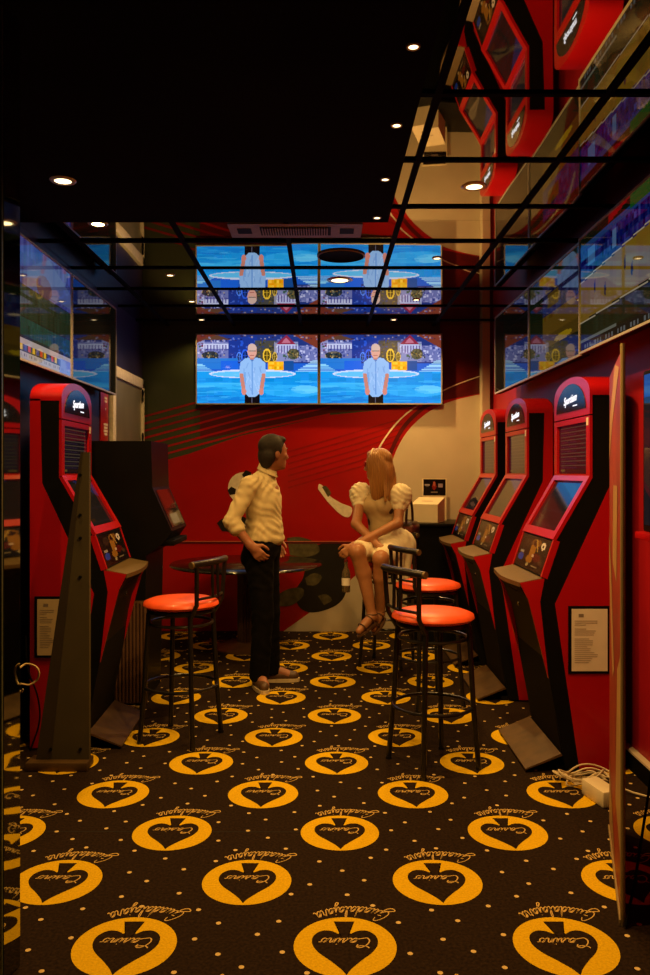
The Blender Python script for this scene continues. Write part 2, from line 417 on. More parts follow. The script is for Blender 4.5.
# ---- carpet: brown ground, gold medallions with a spade, cursive lettering and small dots, all in the floor's own mesh
def catmull(P, n=5):
    out = []
    P = [P[0]] + list(P) + [P[-1]]
    for i in range(1, len(P) - 2):
        p0, p1, p2, p3 = P[i - 1], P[i], P[i + 1], P[i + 2]
        for k in range(n):
            t = k / n
            out.append(tuple(0.5 * (2 * p1[d] + (p2[d] - p0[d]) * t + (2 * p0[d] - 5 * p1[d] + 4 * p2[d] - p3[d]) * t * t + (3 * p1[d] - p0[d] - 3 * p2[d] + p3[d]) * t ** 3) for d in (0, 1)))
    out.append(P[-2]); return out
GL = {
 'a': (1.1, [[(0, .1), (.3, .7), (.7, .95), (.35, .98), (.1, .5), (.25, .02), (.6, .3), (.8, .95), (.75, .3), (.9, 0), (1.1, .15)]]),
 's': (.85, [[(0, .1), (.4, .75), (.5, 1.1), (.62, .6), (.5, .1), (.2, .0), (.08, .2)], [(.3, .0), (.6, .05), (.85, .15)]]),
 'i': (.6, [[(0, .1), (.3, .95), (.22, .25), (.35, 0), (.6, .15)], [(.38, 1.35), (.42, 1.45)]]),
 'n': (1.05, [[(0, .1), (.2, .9), (.27, 1.0), (.25, 0)], [(.25, 0), (.4, .7), (.65, 1.0), (.72, .7), (.68, .2), (.8, 0), (1.05, .15)]]),
 'o': (1.0, [[(0, .1), (.2, .6), (.5, 1), (.2, .8), (.1, .3), (.4, 0), (.7, .3), (.65, .8), (.45, 1), (.7, .85), (1.0, .9)]]),
 'u': (1.15, [[(0, .1), (.25, .95), (.2, .3), (.4, 0), (.65, .3), (.8, .95), (.75, .3), (.9, 0), (1.15, .15)]]),
 'd': (1.1, [[(0, .1), (.3, .7), (.7, .95), (.35, .98), (.1, .5), (.25, .02), (.6, .3), (.95, 2.0), (.78, .3), (.9, 0), (1.1, .15)]]),
 'l': (.65, [[(0, .1), (.4, 1.0), (.55, 1.8), (.4, 2.05), (.25, 1.6), (.25, .4), (.4, 0), (.65, .15)]]),
 'j': (.6, [[(0, .1), (.3, .95), (.25, -.2), (.05, -.9), (-.2, -.8), (0, -.35), (.6, .15)], [(.38, 1.35), (.42, 1.45)]]),
 'r': (.9, [[(0, .1), (.2, .9), (.3, 1.15), (.45, .95), (.62, .9), (.55, .3), (.7, 0), (.9, .15)]]),
 'G': (1.75, [[(1.4, 1.6), (1.2, 2.15), (.6, 2.1), (.12, 1.4), (.15, .5), (.6, 0), (1.1, .3), (1.35, 1.0), (.8, 1.05)], [(1.35, 1.0), (1.2, -.3), (.7, -.8), (.1, -.5), (.8, -.05), (1.75, .15)]]),
 'C': (1.6, [[(1.35, 1.45), (1.4, 2.0), (.9, 2.2), (.3, 1.6), (.12, .7), (.5, 0), (1.0, .05), (1.6, .25)], [(1.4, 2.0), (.9, 1.75), (.2, 1.9), (-.15, 2.3)]]),
}
def word(txt, width, bold):
    x = 0; strokes = []
    for ch in txt:
        w, ss = GL[ch]
        for st in ss:
            strokes.append([(x + px + 0.22 * py, py) for px, py in catmull([(a_, b_ * 1.12) for a_, b_ in st])])
        x += w
    k = width / x
    return [[((px - x / 2) * k, py * k) for px, py in st] for st in strokes], bold * k
def ribbons(mb, strokes, hw, fmap):
    for st in strokes:
        vs = []
        for i, p in enumerate(st):
            a = st[max(0, i - 1)]; b = st[min(len(st) - 1, i + 1)]
            dx, dy = b[0] - a[0], b[1] - a[1]; L = math.hypot(dx, dy) or 1
            nx, ny = -dy / L * hw, dx / L * hw
            vs.append(fmap(p[0] + nx, p[1] + ny)); vs.append(fmap(p[0] - nx, p[1] - ny))
        mb.add(vs, [(2 * i, 2 * i + 1, 2 * i + 3, 2 * i + 2) for i in range(len(st) - 1)])
R_MED = 0.163
outer, ow = word('Guadalajara', 0.335, 0.075)
inner, iw = word('Casino', 0.165, 0.08)
# spade outline, upright as read from the far end of the room (tip towards -Y), unit radius
SP = [(0, 1.0)]
half = catmull([(0, .93), (.10, .74), (.30, .48), (.52, .22), (.64, -.05), (.62, -.32), (.46, -.50), (.27, -.50), (.13, -.40)], 5)
stem = [(.10, -.42), (.13, -.62), (.21, -.84)]
right = half + stem
SPADE = right + [(-x, y) for x, y in reversed(right)]
floor = MB()
floor.m('carpet').quad((XL - 0.05, -0.6, ZP), (XR + 0.05, -0.6, ZP), (XR + 0.05, YB, ZP), (XL - 0.05, YB, ZP))
def clampx(v): return v
def medallion(cx, cy):
    def ok(x): return XL - 0.04 < x < XR + 0.04
    n = 48
    floor.m('gold').add([(cx, cy, ZP + .0004)] + [(cx + R_MED * math.cos(2 * PI * k / n), cy + R_MED * math.sin(2 * PI * k / n), ZP + .0004) for k in range(n)],
                        [(0, k + 1, (k + 1) % n + 1) for k in range(n)])
    r = R_MED
    pts = [(cx - x * r, cy - y * r, ZP + .0008) for x, y in SPADE]
    floor.m('carpet').add([(cx, cy, ZP + .0008)] + pts, [(0, i + 1, (i + 1) % len(pts) + 1) for i in range(len(pts))])
    floor.m('script')
    ribbons(floor, inner, iw, lambda x, y: (cx - x + 0.004, cy - y * .80 + 0.040, ZP + .0012))
    RR = R_MED + 0.062
    ribbons(floor, outer, ow, lambda x, y: (cx + .03 - (RR - y) * math.sin(x / RR * 0.86), cy + (RR - y) * math.cos(x / RR * 0.86) + 0.006, ZP + .0008))
SX, SY, X0, Y0 = 0.698, 0.4035, 0.070, 2.565
cent = []
for j in range(-7, 13):
    for i in range(-4, 5):
        cx = X0 + SX * (i + (0.5 if j % 2 else 0)); cy = Y0 + SY * j
        if XL - .12 < cx < XR + .10 and -0.3 < cy < YB - .1: cent.append((cx, cy))
for c in cent:
    if c[1] > 1.2: medallion(*c)
floor.m('dotc')
for j in range(-2, 90):
    for i in range(-19, 20):
        if (i + j) % 2: continue
        x = X0 + SX / 7 * i + 0.02 * math.sin(j * 2.1); y = Y0 - 1.6 + SY / 4 * j * 0.86 + 0.015 * math.sin(i * 1.7)
        if not (XL < x < XR and 1.2 < y < YB - .02): continue
        if any((x - c[0]) ** 2 + (y - c[1]) ** 2 < .182 ** 2 or (abs(x - c[0] - .03) < .15 and 0 < y - c[1] < .225) for c in cent): continue
        floor.add([(x + .009 * math.cos(PI * k / 4), y + .009 * math.sin(PI * k / 4), ZP + .0005) for k in range(8)], [tuple(range(8))])
floor.m('seam').quad((XL, 3.38, ZP + .0003), (0.02, 3.372, ZP + .0003), (0.02, 3.378, ZP + .0003), (XL, 3.386, ZP + .0003))
struct(floor.build('floor', smooth=False, recalc=False))

# ---- walls
struct(MB().box(XL - .1, XL, 2.42, YB + .1, 0, HC + .12).build('wall_left', 'wall_navy'))
struct(MB().box(XR, XR + .1, 1.9, YB + .1, 0, HC + .12).build('wall_right', 'wall_red'))
struct(MB().box(XL, XR, YB, YB + .1, 0, HC + .12).build('wall_back', 'wall_black'))
struct(MB().box(XL, -0.9425, 2.372, 2.44, 0, HC).build('wall_front', 'wall_black'))
# mirrored return of the entrance, seen edge-on at the left
jm = thing('mirror_panel', 'narrow dark mirror on the entrance return at the far left edge', 'mirror', (0, 0, 0))
MB().prism([(-.936, 2.377), (-.918, 2.455), (-.926, 2.457), (-.941, 2.378)], .004, HC - .015, 'xy').build('mirror_glass', 'mirror_side', jm)
MB().box(-0.952, -0.937, 2.362, 2.371, 0.004, HC - .015).build('edge_strip', 'mirror_frame', jm)

# ---- ceiling: black panel near the entrance, mirror tiles on the rest
YE, XE = 4.44, 0.356
struct(MB().box(XL, XR, -0.6, YB, HC + .03, HC + .12).build('ceiling', 'wall_black'))
struct(MB().box(XL, XE, -0.6, YE, HC - .012, HC + .03).build('ceiling_entrance', 'soffit'))
xs = [XL, -1.46, -.835, -.205, .42, 1.04, XR]
ys = [1.06, 1.69, 2.32, 2.95, 3.58, 4.21, 4.84, 5.47, 6.10, 6.73, 7.36, YB]
mir = MB().m('mirror')
rt = random.Random(5)
for i in range(len(xs) - 1):
    for j in range(len(ys) - 1):
        x0, x1, y0, y1 = xs[i] + .004, xs[i + 1] - .004, ys[j] + .004, ys[j + 1] - .004
        tx, ty = rt.uniform(-.0022, .0022), rt.uniform(-.0028, .0028) + (.007 if j == 5 else 0)
        xc, yc = (x0 + x1) / 2, (y0 + y1) / 2
        rects = []
        if y1 > YE: rects.append((x0, x1, max(y0, YE + .002), y1))
        if y0 < YE and x1 > XE: rects.append((max(x0, XE + .002), x1, y0, min(y1, YE)))
        for a0, a1, b0, b1 in rects:
            z = lambda x, y: HC + tx * (x - xc) + ty * (y - yc)
            mir.quad((a0, b0, z(a0, b0)), (a0, b1, z(a0, b1)), (a1, b1, z(a1, b1)), (a1, b0, z(a1, b0)))
struct(mir.build('ceiling_mirror', smooth=False, recalc=False))
gr = MB()
for x in xs[1:-1]:
    gr.box(x - .014, x + .014, YE if x < XE else 1.06, YB, HC - .008, HC + .03)
for y in ys[1:-1]:
    gr.box(XL if y > YE else XE, XR, y - .014, y + .014, HC - .0085, HC + .03)
struct(gr.build('trim_1', 'grid'))

# ---- beige column in the far right corner with the dark strip beside it
struct(MB().m('cream').box(1.475, 1.545, 7.50, YB, 0, HC).m('mmar').box(1.545, XR, 7.52, YB, 0, HC).build('trim_2'))

# ---- printed mural on the back wall
MY = YB - .012
def wp(x, y):
    p = pt(x, y, MY); return (p.x, p.z)
mu = MB()
def flat(key, pts, lay):
    y0 = MY - .0007 * lay
    P = [wp(*p) for p in pts]
    A = sum(P[i][0] * P[(i + 1) % len(P)][1] - P[(i + 1) % len(P)][0] * P[i][1] for i in range(len(P)))
    if A < 0: P = P[::-1]
    mu.m(key).add([(p[0], y0, p[1]) for p in P], [tuple(range(len(P)))])
def smooth_px(P, n=6): return catmull(P, n)
flat('green', [(142, 322), (482, 322), (482, 631), (142, 631)], 0)
flat('mred', [(142, 478), (165, 462), (240, 436), (330, 415), (400, 408), (482, 392), (482, 631), (142, 631)], 1)
for k in range(9):                                      # bands of red lines above the red field
    yl = 416 + 7.2 * k
    flat('mline' if k < 3 else 'mred', [(142, yl), (250, yl - 29), (330, yl - 46), (330, yl - 44.2), (250, yl - 27), (142, yl + 2.2)], 2)
flat('mmar', [(440, 322), (482, 322), (482, 393), (405, 408), (330, 413), (200, 440), (200, 400), (440, 400)], 1.5)
for k in range(7):
    flat('mline', [(288, 487 - 6 * k), (360, 466 - 6 * k), (402, 448 - 5 * k), (402, 449.5 - 5 * k), (360, 467.6 - 6 * k), (288, 488.8 - 6 * k)], 3)
arc = smooth_px([(482, 394), (452, 401), (427, 413), (407, 432), (394, 456), (386, 482), (383, 508)], 6)
flat('cream', arc + smooth_px([(377, 545), (362, 569), (325, 601), (283, 631.5)], 5) + [(482, 631.5)], 4)
A1 = smooth_px([(482, 376), (450, 388), (418, 406), (396, 425), (378, 452), (370, 480)], 6)
flat('mwhite', A1 + [(x - 1.6, y - .6) for x, y in reversed(A1)], 5)
A2 = smooth_px([(482, 385), (450, 396.5), (425, 409), (404, 430), (391, 456)], 6)
flat('mmar', A2 + [(x - 3, y - 2.5) for x, y in reversed(A2)], 5)
# football, boot and an upside-down player in mid-kick
flat('mwhite', [(244 + 16 * math.cos(2 * PI * k / 24), 488 + 16 * math.sin(2 * PI * k / 24)) for k in range(24)], 5)
for cx, cy, r in ((232, 491, 4.5), (247, 475, 5), (243, 491, 4.5), (256, 492, 4), (239, 502, 3.5)):
    flat('mblack', [(cx + r * math.cos(2 * PI * k / 5 + cx), cy + r * math.sin(2 * PI * k / 5 + cx)) for k in range(5)], 6)
flat('mblack', smooth_px([(217, 523), (222, 519), (232, 516), (244, 517), (252, 523), (252, 531), (236, 532), (222, 531)], 4), 5)
flat('mwhite', smooth_px([(222, 521), (232, 517.5), (240, 519), (236, 522), (228, 523)], 3), 6)
flat('mwhite', smooth_px([(230, 526), (240, 522), (246, 526), (238, 528)], 3), 6)
flat('mwhite', smooth_px([(318, 489), (319, 484), (324, 487), (330, 496), (341, 503), (352, 508), (349, 517), (340, 514), (327, 501)], 4), 5)
flat('molive', smooth_px([(322, 487), (326, 486), (331, 493), (328, 497)], 3), 6)
flat('mblack', smooth_px([(318, 545), (335, 541), (346, 552), (345, 575), (346, 592), (338, 604), (322, 611), (308, 612), (298, 605), (296, 590), (303, 578), (305, 565), (303, 556)], 5), 5)
flat('molive', smooth_px([(287, 538), (300, 537), (316, 543), (319, 552), (306, 557), (290, 555)], 4), 6)
flat('molive', smooth_px([(276, 596), (288, 589), (302, 588), (303, 596), (292, 605), (280, 606)], 4), 6)
flat('molive', smooth_px([(305, 578), (314, 573), (322, 577), (316, 585), (307, 585)], 3), 6)
flat('molive', smooth_px([(318, 596), (326, 594), (332, 600), (324, 605)], 3), 6)
flat('mmar', [(142, 542), (372, 542), (372, 543.6), (142, 543.6)], 7)
flat('mpink', [(142, 541), (372, 541), (372, 541.7), (142, 541.7)], 7)
mo = mu.build('wall_mural', smooth=False, recalc=False)
tag(mo, 'red, cream and dark green football mural covering the back wall', 'mural')

# ---- door in the left wall near the back corner
dY0, dY1, dz = 6.44, 7.56, 2.36
d = MB()
d.rbox(XL - .02, XL + .035, dY0, dY0 + .09, 0, dz, .006).rbox(XL - .02, XL + .035, dY1 - .07, dY1, 0, dz, .006).rbox(XL - .02, XL + .035, dY0, dY1, dz - .09, dz, .006)
dd = struct(d.build('door_1', 'white_frame'))
MB().box(XL, XL + .016, dY0 + .09, dY1 - .07, 0.01, dz - .09).build('door_panel', 'door_grey', dd)
MB().tube([(XL + .016, 7.40, 1.28), (XL + .05, 7.40, 1.28), (XL + .05, 7.31, 1.28)], .011).rbox(XL + .015, XL + .022, 7.375, 7.425, 1.2, 1.36, .003).build('door_handle', 'kblack', dd)
for z in (1.75, 2.15): MB().box(XL + .03, XL + .042, 7.475, 7.495, z, z + .11).build('door_hinge', 'kblack', dd)
struct(MB().m('grid').box(XR - .035, XR, 2.2, 5.6, 0, .09).m('cream').box(XR - .038, XR - .002, 2.2, 5.6, .09, .10).build('baseboard_right'))

# ---- downlights
def downlight(name, label, x, y, r, hot=False, z=HC, group='small ceiling downlights', power=0, cone=140, blend=.6):
    t = thing(name, label, 'ceiling light', (x, y, z), 0, group)
    n = 24
    MB().lathe([(r * .72, -.006), (r * 1.0, -.006), (r * 1.12, -.001), (r * 1.12, .0), (r * .72, .0)], 28).build('trim_ring', 'lamp_trim', t)
    MB().lathe([(.0005, -.0035), (r * .72, -.0035), (r * .72, -.001), (.0005, -.001)], 24).build('lens', 'lamp_hot' if hot else 'lamp', t)
    if power:
        L = bpy.data.lights.new('lamp', 'SPOT'); L.energy = power; L.spot_size = math.radians(cone); L.spot_blend = blend
        L.shadow_soft_size = r * .7; L.color = LC
        lo = bpy.data.objects.new('lamp', L); COL.objects.link(lo); lo.parent = t; lo.location = (0, 0, -.03)
    return t
LC = (1.0, 0.54, 0.145)
# ================================================================== PICTURES ON SCREENS
M['tv'] = screen_mat('tv_picture', 1.2)
M['tv_dim'] = screen_mat('tv_picture_dim', 0.75, rough=0.03, spec=0.42)
M['tv_dark'] = screen_mat('tv_picture_dark', 0.5, rough=0.03, spec=0.38)
M['kscr'] = screen_mat('kiosk_display', 0.30, rough=0.06)
M['kprint'] = screen_mat('glowing_print', 0.12, rough=0.25, use_base=1)  # prints carry a faint added glow to look brighter

def pic_studio(U, V):                                     # presenter in front of a painted town with blue floor
    c = Cv(U, V, (.10, .35, .78)); r = np.random.RandomState(11)
    c.rect(0, 1, .58, 1, (.12, .19, .46))
    pal = {0: [(.62, .62, .82), (.30, .28, .55), (.75, .76, .9), (.15, .2, .5)], 1: [(.08, .2, .6), (.14, .32, .8), (.3, .42, .8), (.05, .1, .35)], 2: [(.36, .3, .08), (.2, .2, .1), (.5, .42, .16), (.12, .22, .5)], 3: [(.8, .78, .9), (.4, .12, .2), (.3, .3, .5), (.16, .3, .2), (.55, .5, .72)]}
    for (u0, u1, h, k) in ((0, .06, .93, 3), (.05, .26, .90, 0), (.26, .50, .97, 1), (.48, .66, .92, 2), (.64, .84, .90, 3), (.84, 1.0, .84, 0)):
        c.rect(u0, u1, .60, h, pal[k][0], .55)
        for q in range(46):
            u = r.uniform(u0, u1); v = r.uniform(.60, h); wd = r.uniform(.006, .022); ht = r.uniform(.008, .035)
            c.rect(u, u + wd, v, v + ht, pal[k][r.randint(len(pal[k]))], .8)
    c.poly([(0, 1), (.16, 1), (0, .88)], (.40, .16, .12)); c.poly([(.80, 1), (1, 1), (1, .80)], (.45, .20, .14)); c.poly([(.03, .93), (.17, 1), (.27, .93)], (.34, .22, .16))
    for q in range(60): c.rect(u := r.uniform(0, 1), u + .012, v := r.uniform(.90, 1), v + .02, [(.7, .6, .6), (.2, .12, .2), (.5, .5, .7), (.15, .2, .5)][r.randint(4)], .7)
    c.rect(.05, .26, .80, .87, (.84, .86, .95), .7)
    for k in range(8): c.rect(.06 + .025 * k, .07 + .025 * k, .77, .85, (.22, .20, .48), .75)
    c.poly([(.66, .86), (.74, 1.0), (.82, .86)], (.52, .14, .24)); c.poly([(.70, .88), (.74, .96), (.78, .88)], (.7, .4, .5)); c.rect(.66, .84, .74, .86, (.80, .82, .95), .6)
    for k in range(7): c.rect(.672 + .024 * k, .682 + .024 * k, .74, .84, (.30, .24, .5), .8)
    for (u, v, w_, h_, col) in ((.58, .70, .034, .10, (.92, .74, .2)), (.40, .70, .03, .09, (.16, .36, .9)), (.35, .68, .022, .07, (.3, .5, .95)), (.645, .68, .02, .07, (.8, .66, .25))):
        c.ell(u, v, w_, h_, col); c.ell(u, v - .005, w_ * .7, h_ * .78, tuple(x * .35 for x in col)); c.rect(u - .002, u + .002, v - h_ * .7, v + h_ * .7, col, .8); c.rect(u - w_ * .6, u + w_ * .6, v - .006, v + .006, col, .7)
    c.ell(.11, .70, .07, .06, (.05, .10, .12), .8); c.ell(.80, .72, .05, .08, (.28, .26, .10), .8)
    for q in range(70):
        left = q < 35; u = r.normal(.11 if left else .80, .04); v = r.normal(.70, .03); c.ell(u, v, .006, .012, [(.05, .15, .12), (.2, .3, .3), (.6, .45, .2), (.1, .1, .12), (.75, .65, .45)][r.randint(5)], .7)
    c.rect(0, .34, .50, .66, (.12, .45, .80), .92); c.rect(.20, .34, .48, .62, (.07, .36, .85), .9)
    c.rect(.59, .72, .48, .61, (.92, .66, .08)); c.noise(50, 30, .3, .5, .6, .6, .72); c.rect(.72, .80, .48, .62, (.08, .28, .55), .9)
    for k in range(9):
        t = k / 9; c.rect(0, .03 + .15 * (1 - t) * 1.1, .40 + .02 * k, .412 + .02 * k, (.60, .85, .95), .8)
        c.rect(.80 + .02 * k, 1, .44 + .022 * k, .454 + .022 * k, (.70, .90, .98), .8)
    c.rect(0, 1, 0, .46, (.06, .55, .86)); c.noise(14, 16, .12, 0, .46)
    c.ell(.46, .43, .36, .065, (.78, .82, .93)); c.ell(.46, .425, .34, .045, (.35, .72, .92))
    c.ell(.25, .25, .35, .05, (.25, .72, .95), .6); c.ell(.80, .18, .25, .09, (.20, .68, .95), .6); c.ell(.9, .2, .12, .06, (.5, .82, .97), .6)
    c.ell(.15, .06, .3, .05, (.03, .42, .78), .6); c.ell(.7, .05, .3, .05, (.04, .48, .85), .6)
    for q in range(60): c.ell(r.uniform(0, 1), r.uniform(.02, .36), r.uniform(.04, .14), r.uniform(.006, .02), [(.2, .68, .95), (.03, .45, .8), (.4, .8, .97), (.1, .6, .9)][r.randint(4)], .35)
    c.rect(.395, .52, 0, .14, (.03, .02, .05)); c.band(.457, 0, .457, .10, .003, (.5, .5, .6), .7)
    c.poly([(.36, .60), (.40, .655), (.44, .67), (.48, .67), (.525, .655), (.565, .59), (.575, .42), (.53, .41), (.525, .15), (.48, .09), (.43, .09), (.395, .15), (.39, .41), (.35, .42)], (.54, .70, .90))
    for q in range(26): c.band(u0 := r.uniform(.38, .54), v0 := r.uniform(.15, .6), u0 + r.uniform(-.02, .02), v0 - .08, .005, [(.66, .78, .95), (.42, .58, .82)][q % 2], .5)
    c.band(.457, .60, .46, .13, .006, (.36, .55, .82), .8); c.band(.40, .45, .395, .25, .008, (.36, .56, .82), .6); c.poly([(.43, .67), (.457, .60), (.485, .67)], (.30, .45, .70))
    for sx in (.368, .553):
        c.band(sx, .42, sx + (.02 if sx < .45 else -.018), .2, .016, (.75, .48, .42)); c.ell(sx + (.022 if sx < .45 else -.02), .17, .02, .05, (.80, .50, .45))
    c.rect(.44, .475, .64, .72, (.72, .46, .40)); c.ell(.457, .755, .038, .10, (.82, .60, .54)); c.ell(.457, .81, .036, .06, (.78, .66, .62))
    c.band(.432, .765, .45, .765, .007, (.15, .1, .12)); c.band(.464, .765, .482, .765, .007, (.15, .1, .12)); c.band(.446, .70, .468, .70, .006, (.6, .3, .3))
    return c.C
def pic_landscape(U, V):                                  # dim race view with a ticker strip
    c = Cv(U, V, (.07, .11, .07)); c.rect(0, 1, .62, 1, (.20, .21, .42)); c.noise(40, 8, .16, .5, 1)
    c.poly([(.3, .78), (.62, .98), (1, .80), (1, .66), (.3, .62)], (.26, .30, .46)); c.ell(.55, .70, .12, .1, (.30, .12, .14), .7)
    c.rect(0, 1, .36, .60, (.08, .16, .10)); c.noise(60, 6, .10, .3, .6); c.rect(0, 1, .20, .34, (.05, .22, .18)); c.noise(80, 10, .12, .2, .36)
    c.rect(0, 1, 0, .17, (.66, .60, .58)); c.rect(0, .82, .065, .125, (.10, .10, .14))
    for k in range(14): c.rect(.03 + .057 * k, .065 + .057 * k, .07, .12, [(.85, .65, .08), (.15, .2, .5), (.75, .15, .1)][(k * 7) % 3 if k > 3 else 0])
    for k in range(40): c.rect(.02 + .024 * k, .03 + .024 * k, .02, .05, (.3, .25, .28), .7 * (k % 3 > 0))
    c.rect(.80, 1, 0, .14, (.35, .45, .80), .7)
    return c.C
def pic_off(U, V):
    c = Cv(U, V, (.035, .03, .016)); c.noise(8, 5, .01); return c.C
def pic_pitch(U, V):
    c = Cv(U, V, (.05, .09, .03)); c.noise(20, 14, .02); c.rect(.30, 1, .35, .55, (.36, .26, .06)); c.rect(.3, 1, .22, .34, (.30, .22, .05))
    c.ell(.7, .26, .16, .035, (.6, .48, .05)); c.rect(.3, 1, .55, .9, (.12, .13, .26)); c.noise(30, 16, .16, .5, .92, .3, 1); c.rect(.40, .62, .62, .76, (.30, .22, .05))
    return c.C
def pic_court(U, V):                                      # basketball court
    c = Cv(U, V, (.04, .07, .03)); c.rect(0, 1, .66, .92, (.07, .10, .36)); c.noise(44, 20, .26, .60, .92)
    c.rect(0, 1, .88, .94, (.10, .22, .42)); c.rect(.12, .22, .72, .86, (.25, .42, .62)); c.rect(.45, .50, .7, .85, (.3, .42, .58))
    c.poly([(0, .60), (1, .70), (1, .30), (0, .26)], (.48, .36, .10)); c.noise(24, 6, .06, .3, .6)
    c.rect(.5, .72, .30, .66, (.50, .40, .06), .5); c.band(0, .61, 1, .71, .006, (.65, .6, .5)); c.band(0, .25, 1, .29, .006, (.65, .6, .5))
    for x, y in ((.22, .50), (.60, .52), (.68, .44), (.36, .42)): c.ell(x, y, .012, .05, (.12, .10, .22)); c.ell(x + .004, y + .05, .008, .014, (.35, .2, .12))
    c.rect(0, 1, .10, .25, (.06, .12, .06)); c.noise(30, 4, .08, .12, .24); c.rect(0, .5, .07, .10, (.4, .42, .38))
    c.rect(0, 1, 0, .07, (.03, .04, .05))
    for k in range(26): c.rect(.03 + .037 * k, .05 + .037 * k, .015, .055, (.45, .48, .48), .8 * ((k * 5) % 4 > 0))
    return c.C
def pic_stands(U, V):                                     # dark stand, red caption, green corner
    c = pic_court(U, V); q = Cv(U, V, (0, 0, 0)); q.C = c
    q.rect(0, 1, .92, 1, (.04, .07, .03)); q.poly([(.40, .93), (.66, .99), (.66, 1), (.40, 1)], (.55, .05, .05)); q.rect(.66, 1, .9, 1, (.08, .30, .10))
    return q.C
def pic_list(U, V):                                       # rows of odds
    c = Cv(U, V, (.10, .07, .14))
    for k in range(10):
        y = .94 - .085 * k; c.rect(.05, .95, y - .012, y + .012, (.42, .36, .28), .9); c.rect(.05, .6, y - .05, y - .036, (.22, .16, .26), .9)
    c.rect(.05, .2, .04, .09, (.5, .42, .2)); c.rect(0, 1, 0, .03, (.05, .04, .04)); c.rect(.25, .9, .05, .08, (.2, .12, .1)); return c.C
def pic_dark(U, V):
    c = Cv(U, V, (.10, .08, .10))
    for k in range(12): c.rect(.08, .9 - .02 * (k % 3), .08 + .06 * k, .09 + .06 * k, (.17, .13, .15))
    c.poly([(.25, 1), (1, 1), (1, .62)], (.14, .20, .42)); c.rect(.08, .3, .10, .16, (.28, .14, .06)); return c.C  # blue corner is a glass reflection painted into the picture
def pic_panel(U, V):                                      # sports collage on the control panel
    c = Cv(U, V, (.05, .035, .03)); c.noise(10, 8, .05)
    c.ell(.50, .55, .10, .32, (.52, .36, .12)); c.ell(.56, .82, .16, .12, (.42, .28, .10)); c.ell(.46, .30, .11, .12, (.50, .34, .10)); c.ell(.52, .80, .06, .07, (.15, .03, .03))
    c.ell(.80, .78, .07, .11, (.78, .74, .66)); c.ell(.80, .78, .025, .04, (.08, .07, .07)); c.ell(.16, .30, .10, .11, (.10, .22, .62)); c.rect(.10, .22, .44, .49, (.5, .48, .44))
    c.ell(.27, .75, .11, .14, (.16, .11, .08)); c.ell(.68, .40, .14, .12, (.28, .06, .05)); c.ell(.55, .42, .04, .05, (.68, .6, .5)); c.ell(.45, .13, .05, .05, (.55, .5, .35))
    c.rect(.60, .80, .10, .15, (.42, .38, .3)); c.band(.55, .9, .66, .6, .02, (.60, .48, .22)); c.ell(.85, .3, .05, .07, (.25, .18, .12)); return c.C
def pic_card(U, V):
    c = Cv(U, V, (.06, .035, .03)); c.ell(.50, .55, .09, .22, (.45, .10, .06)); c.ell(.5, .72, .06, .14, (.62, .30, .2)); c.rect(.08, .30, .60, .70, (.55, .50, .45)); c.rect(.12, .26, .52, .56, (.4, .35, .3))
    c.rect(.68, .88, .50, .72, (.55, .45, .42)); c.rect(.34, .66, .18, .22, (.45, .38, .30)); c.rect(0, .015, 0, 1, (.8, .72, .6)); return c.C
def pic_game(U, V):
    c = Cv(U, V, (.12, .05, .03)); c.poly([(.1, 1), (.8, 1), (.9, .45), (.15, .5)], (.50, .10, .05)); c.rect(.2, .75, .06, .32, (.62, .52, .36)); c.noise(16, 12, .12, 0, .4)
    c.rect(.1, .5, .34, .44, (.35, .05, .03)); return c.C
def pic_marquee(U, V):
    c = Cv(U, V, (.25, .02, .02)); c.rect(0, 1, .1, .45, (.36, .32, .22)); c.noise(10, 6, .3, .1, .45)
    for k in range(4): c.rect(.08 + .23 * k, .25 + .23 * k, .55, .80, (.45, .34, .2), .8)
    return c.C

def text_mesh(name, body, size, loc, ux, uy, mk, parent, shear=0.3, depth=.001, bold=0.0):
    cu = bpy.data.curves.new(name, 'FONT'); cu.body = body; cu.size = size; cu.shear = shear; cu.align_x = 'CENTER'; cu.align_y = 'CENTER'; cu.extrude = depth; cu.offset = bold
    t = bpy.data.objects.new('tmp', cu); COL.objects.link(t); bpy.context.view_layer.update()
    me = bpy.data.meshes.new_from_object(t.evaluated_get(bpy.context.evaluated_depsgraph_get())); bpy.data.objects.remove(t); bpy.data.curves.remove(cu)
    ux = Vector(ux); uy = Vector(uy); uz = ux.cross(uy)
    me.transform(Matrix(((ux.x, uy.x, uz.x, loc[0]), (ux.y, uy.y, uz.y, loc[1]), (ux.z, uy.z, uz.z, loc[2]), (0, 0, 0, 1))))
    me.name = name; me.materials.clear(); me.materials.append(M[mk])
    o = bpy.data.objects.new(name, me); COL.objects.link(o); o.parent = parent; return o

# ================================================================== TELEVISIONS  (local: screen faces -y, width along x, origin at the bottom centre of the screen plane)
def tv(label, fn, w, h, loc, rz, mk, group, nu=144, nv=81, bez='silver', lip=.012, share=None, reach=.0605):
    t = thing('television', label, 'television', loc, rz, group)
    MB().rbox(-w / 2, w / 2, .004, .05, 0, h, .006).build('housing', 'kblack', t)
    b = MB()
    b.box(-w / 2, w / 2, -.004, .006, 0, lip).box(-w / 2, w / 2, -.004, .006, h - lip, h).box(-w / 2, -w / 2 + lip, -.004, .006, lip, h - lip).box(w / 2 - lip, w / 2, -.004, .006, lip, h - lip)
    b.build('bezel', bez, t)
    if share:
        s = share.copy(); COL.objects.link(s); s.parent = t
    else:
        s = picture('screen', fn, nu, nv, (-w / 2 + lip, .001, lip), (w - 2 * lip, 0, 0), (0, 0, h - 2 * lip), mk, t)
    MB().rbox(-.2, .2, .05, reach, h * .3, h * .7, .002).build('wall_bracket', 'kblack', t)
    return t, s
g = 'televisions on the back wall'
yb = 7.562
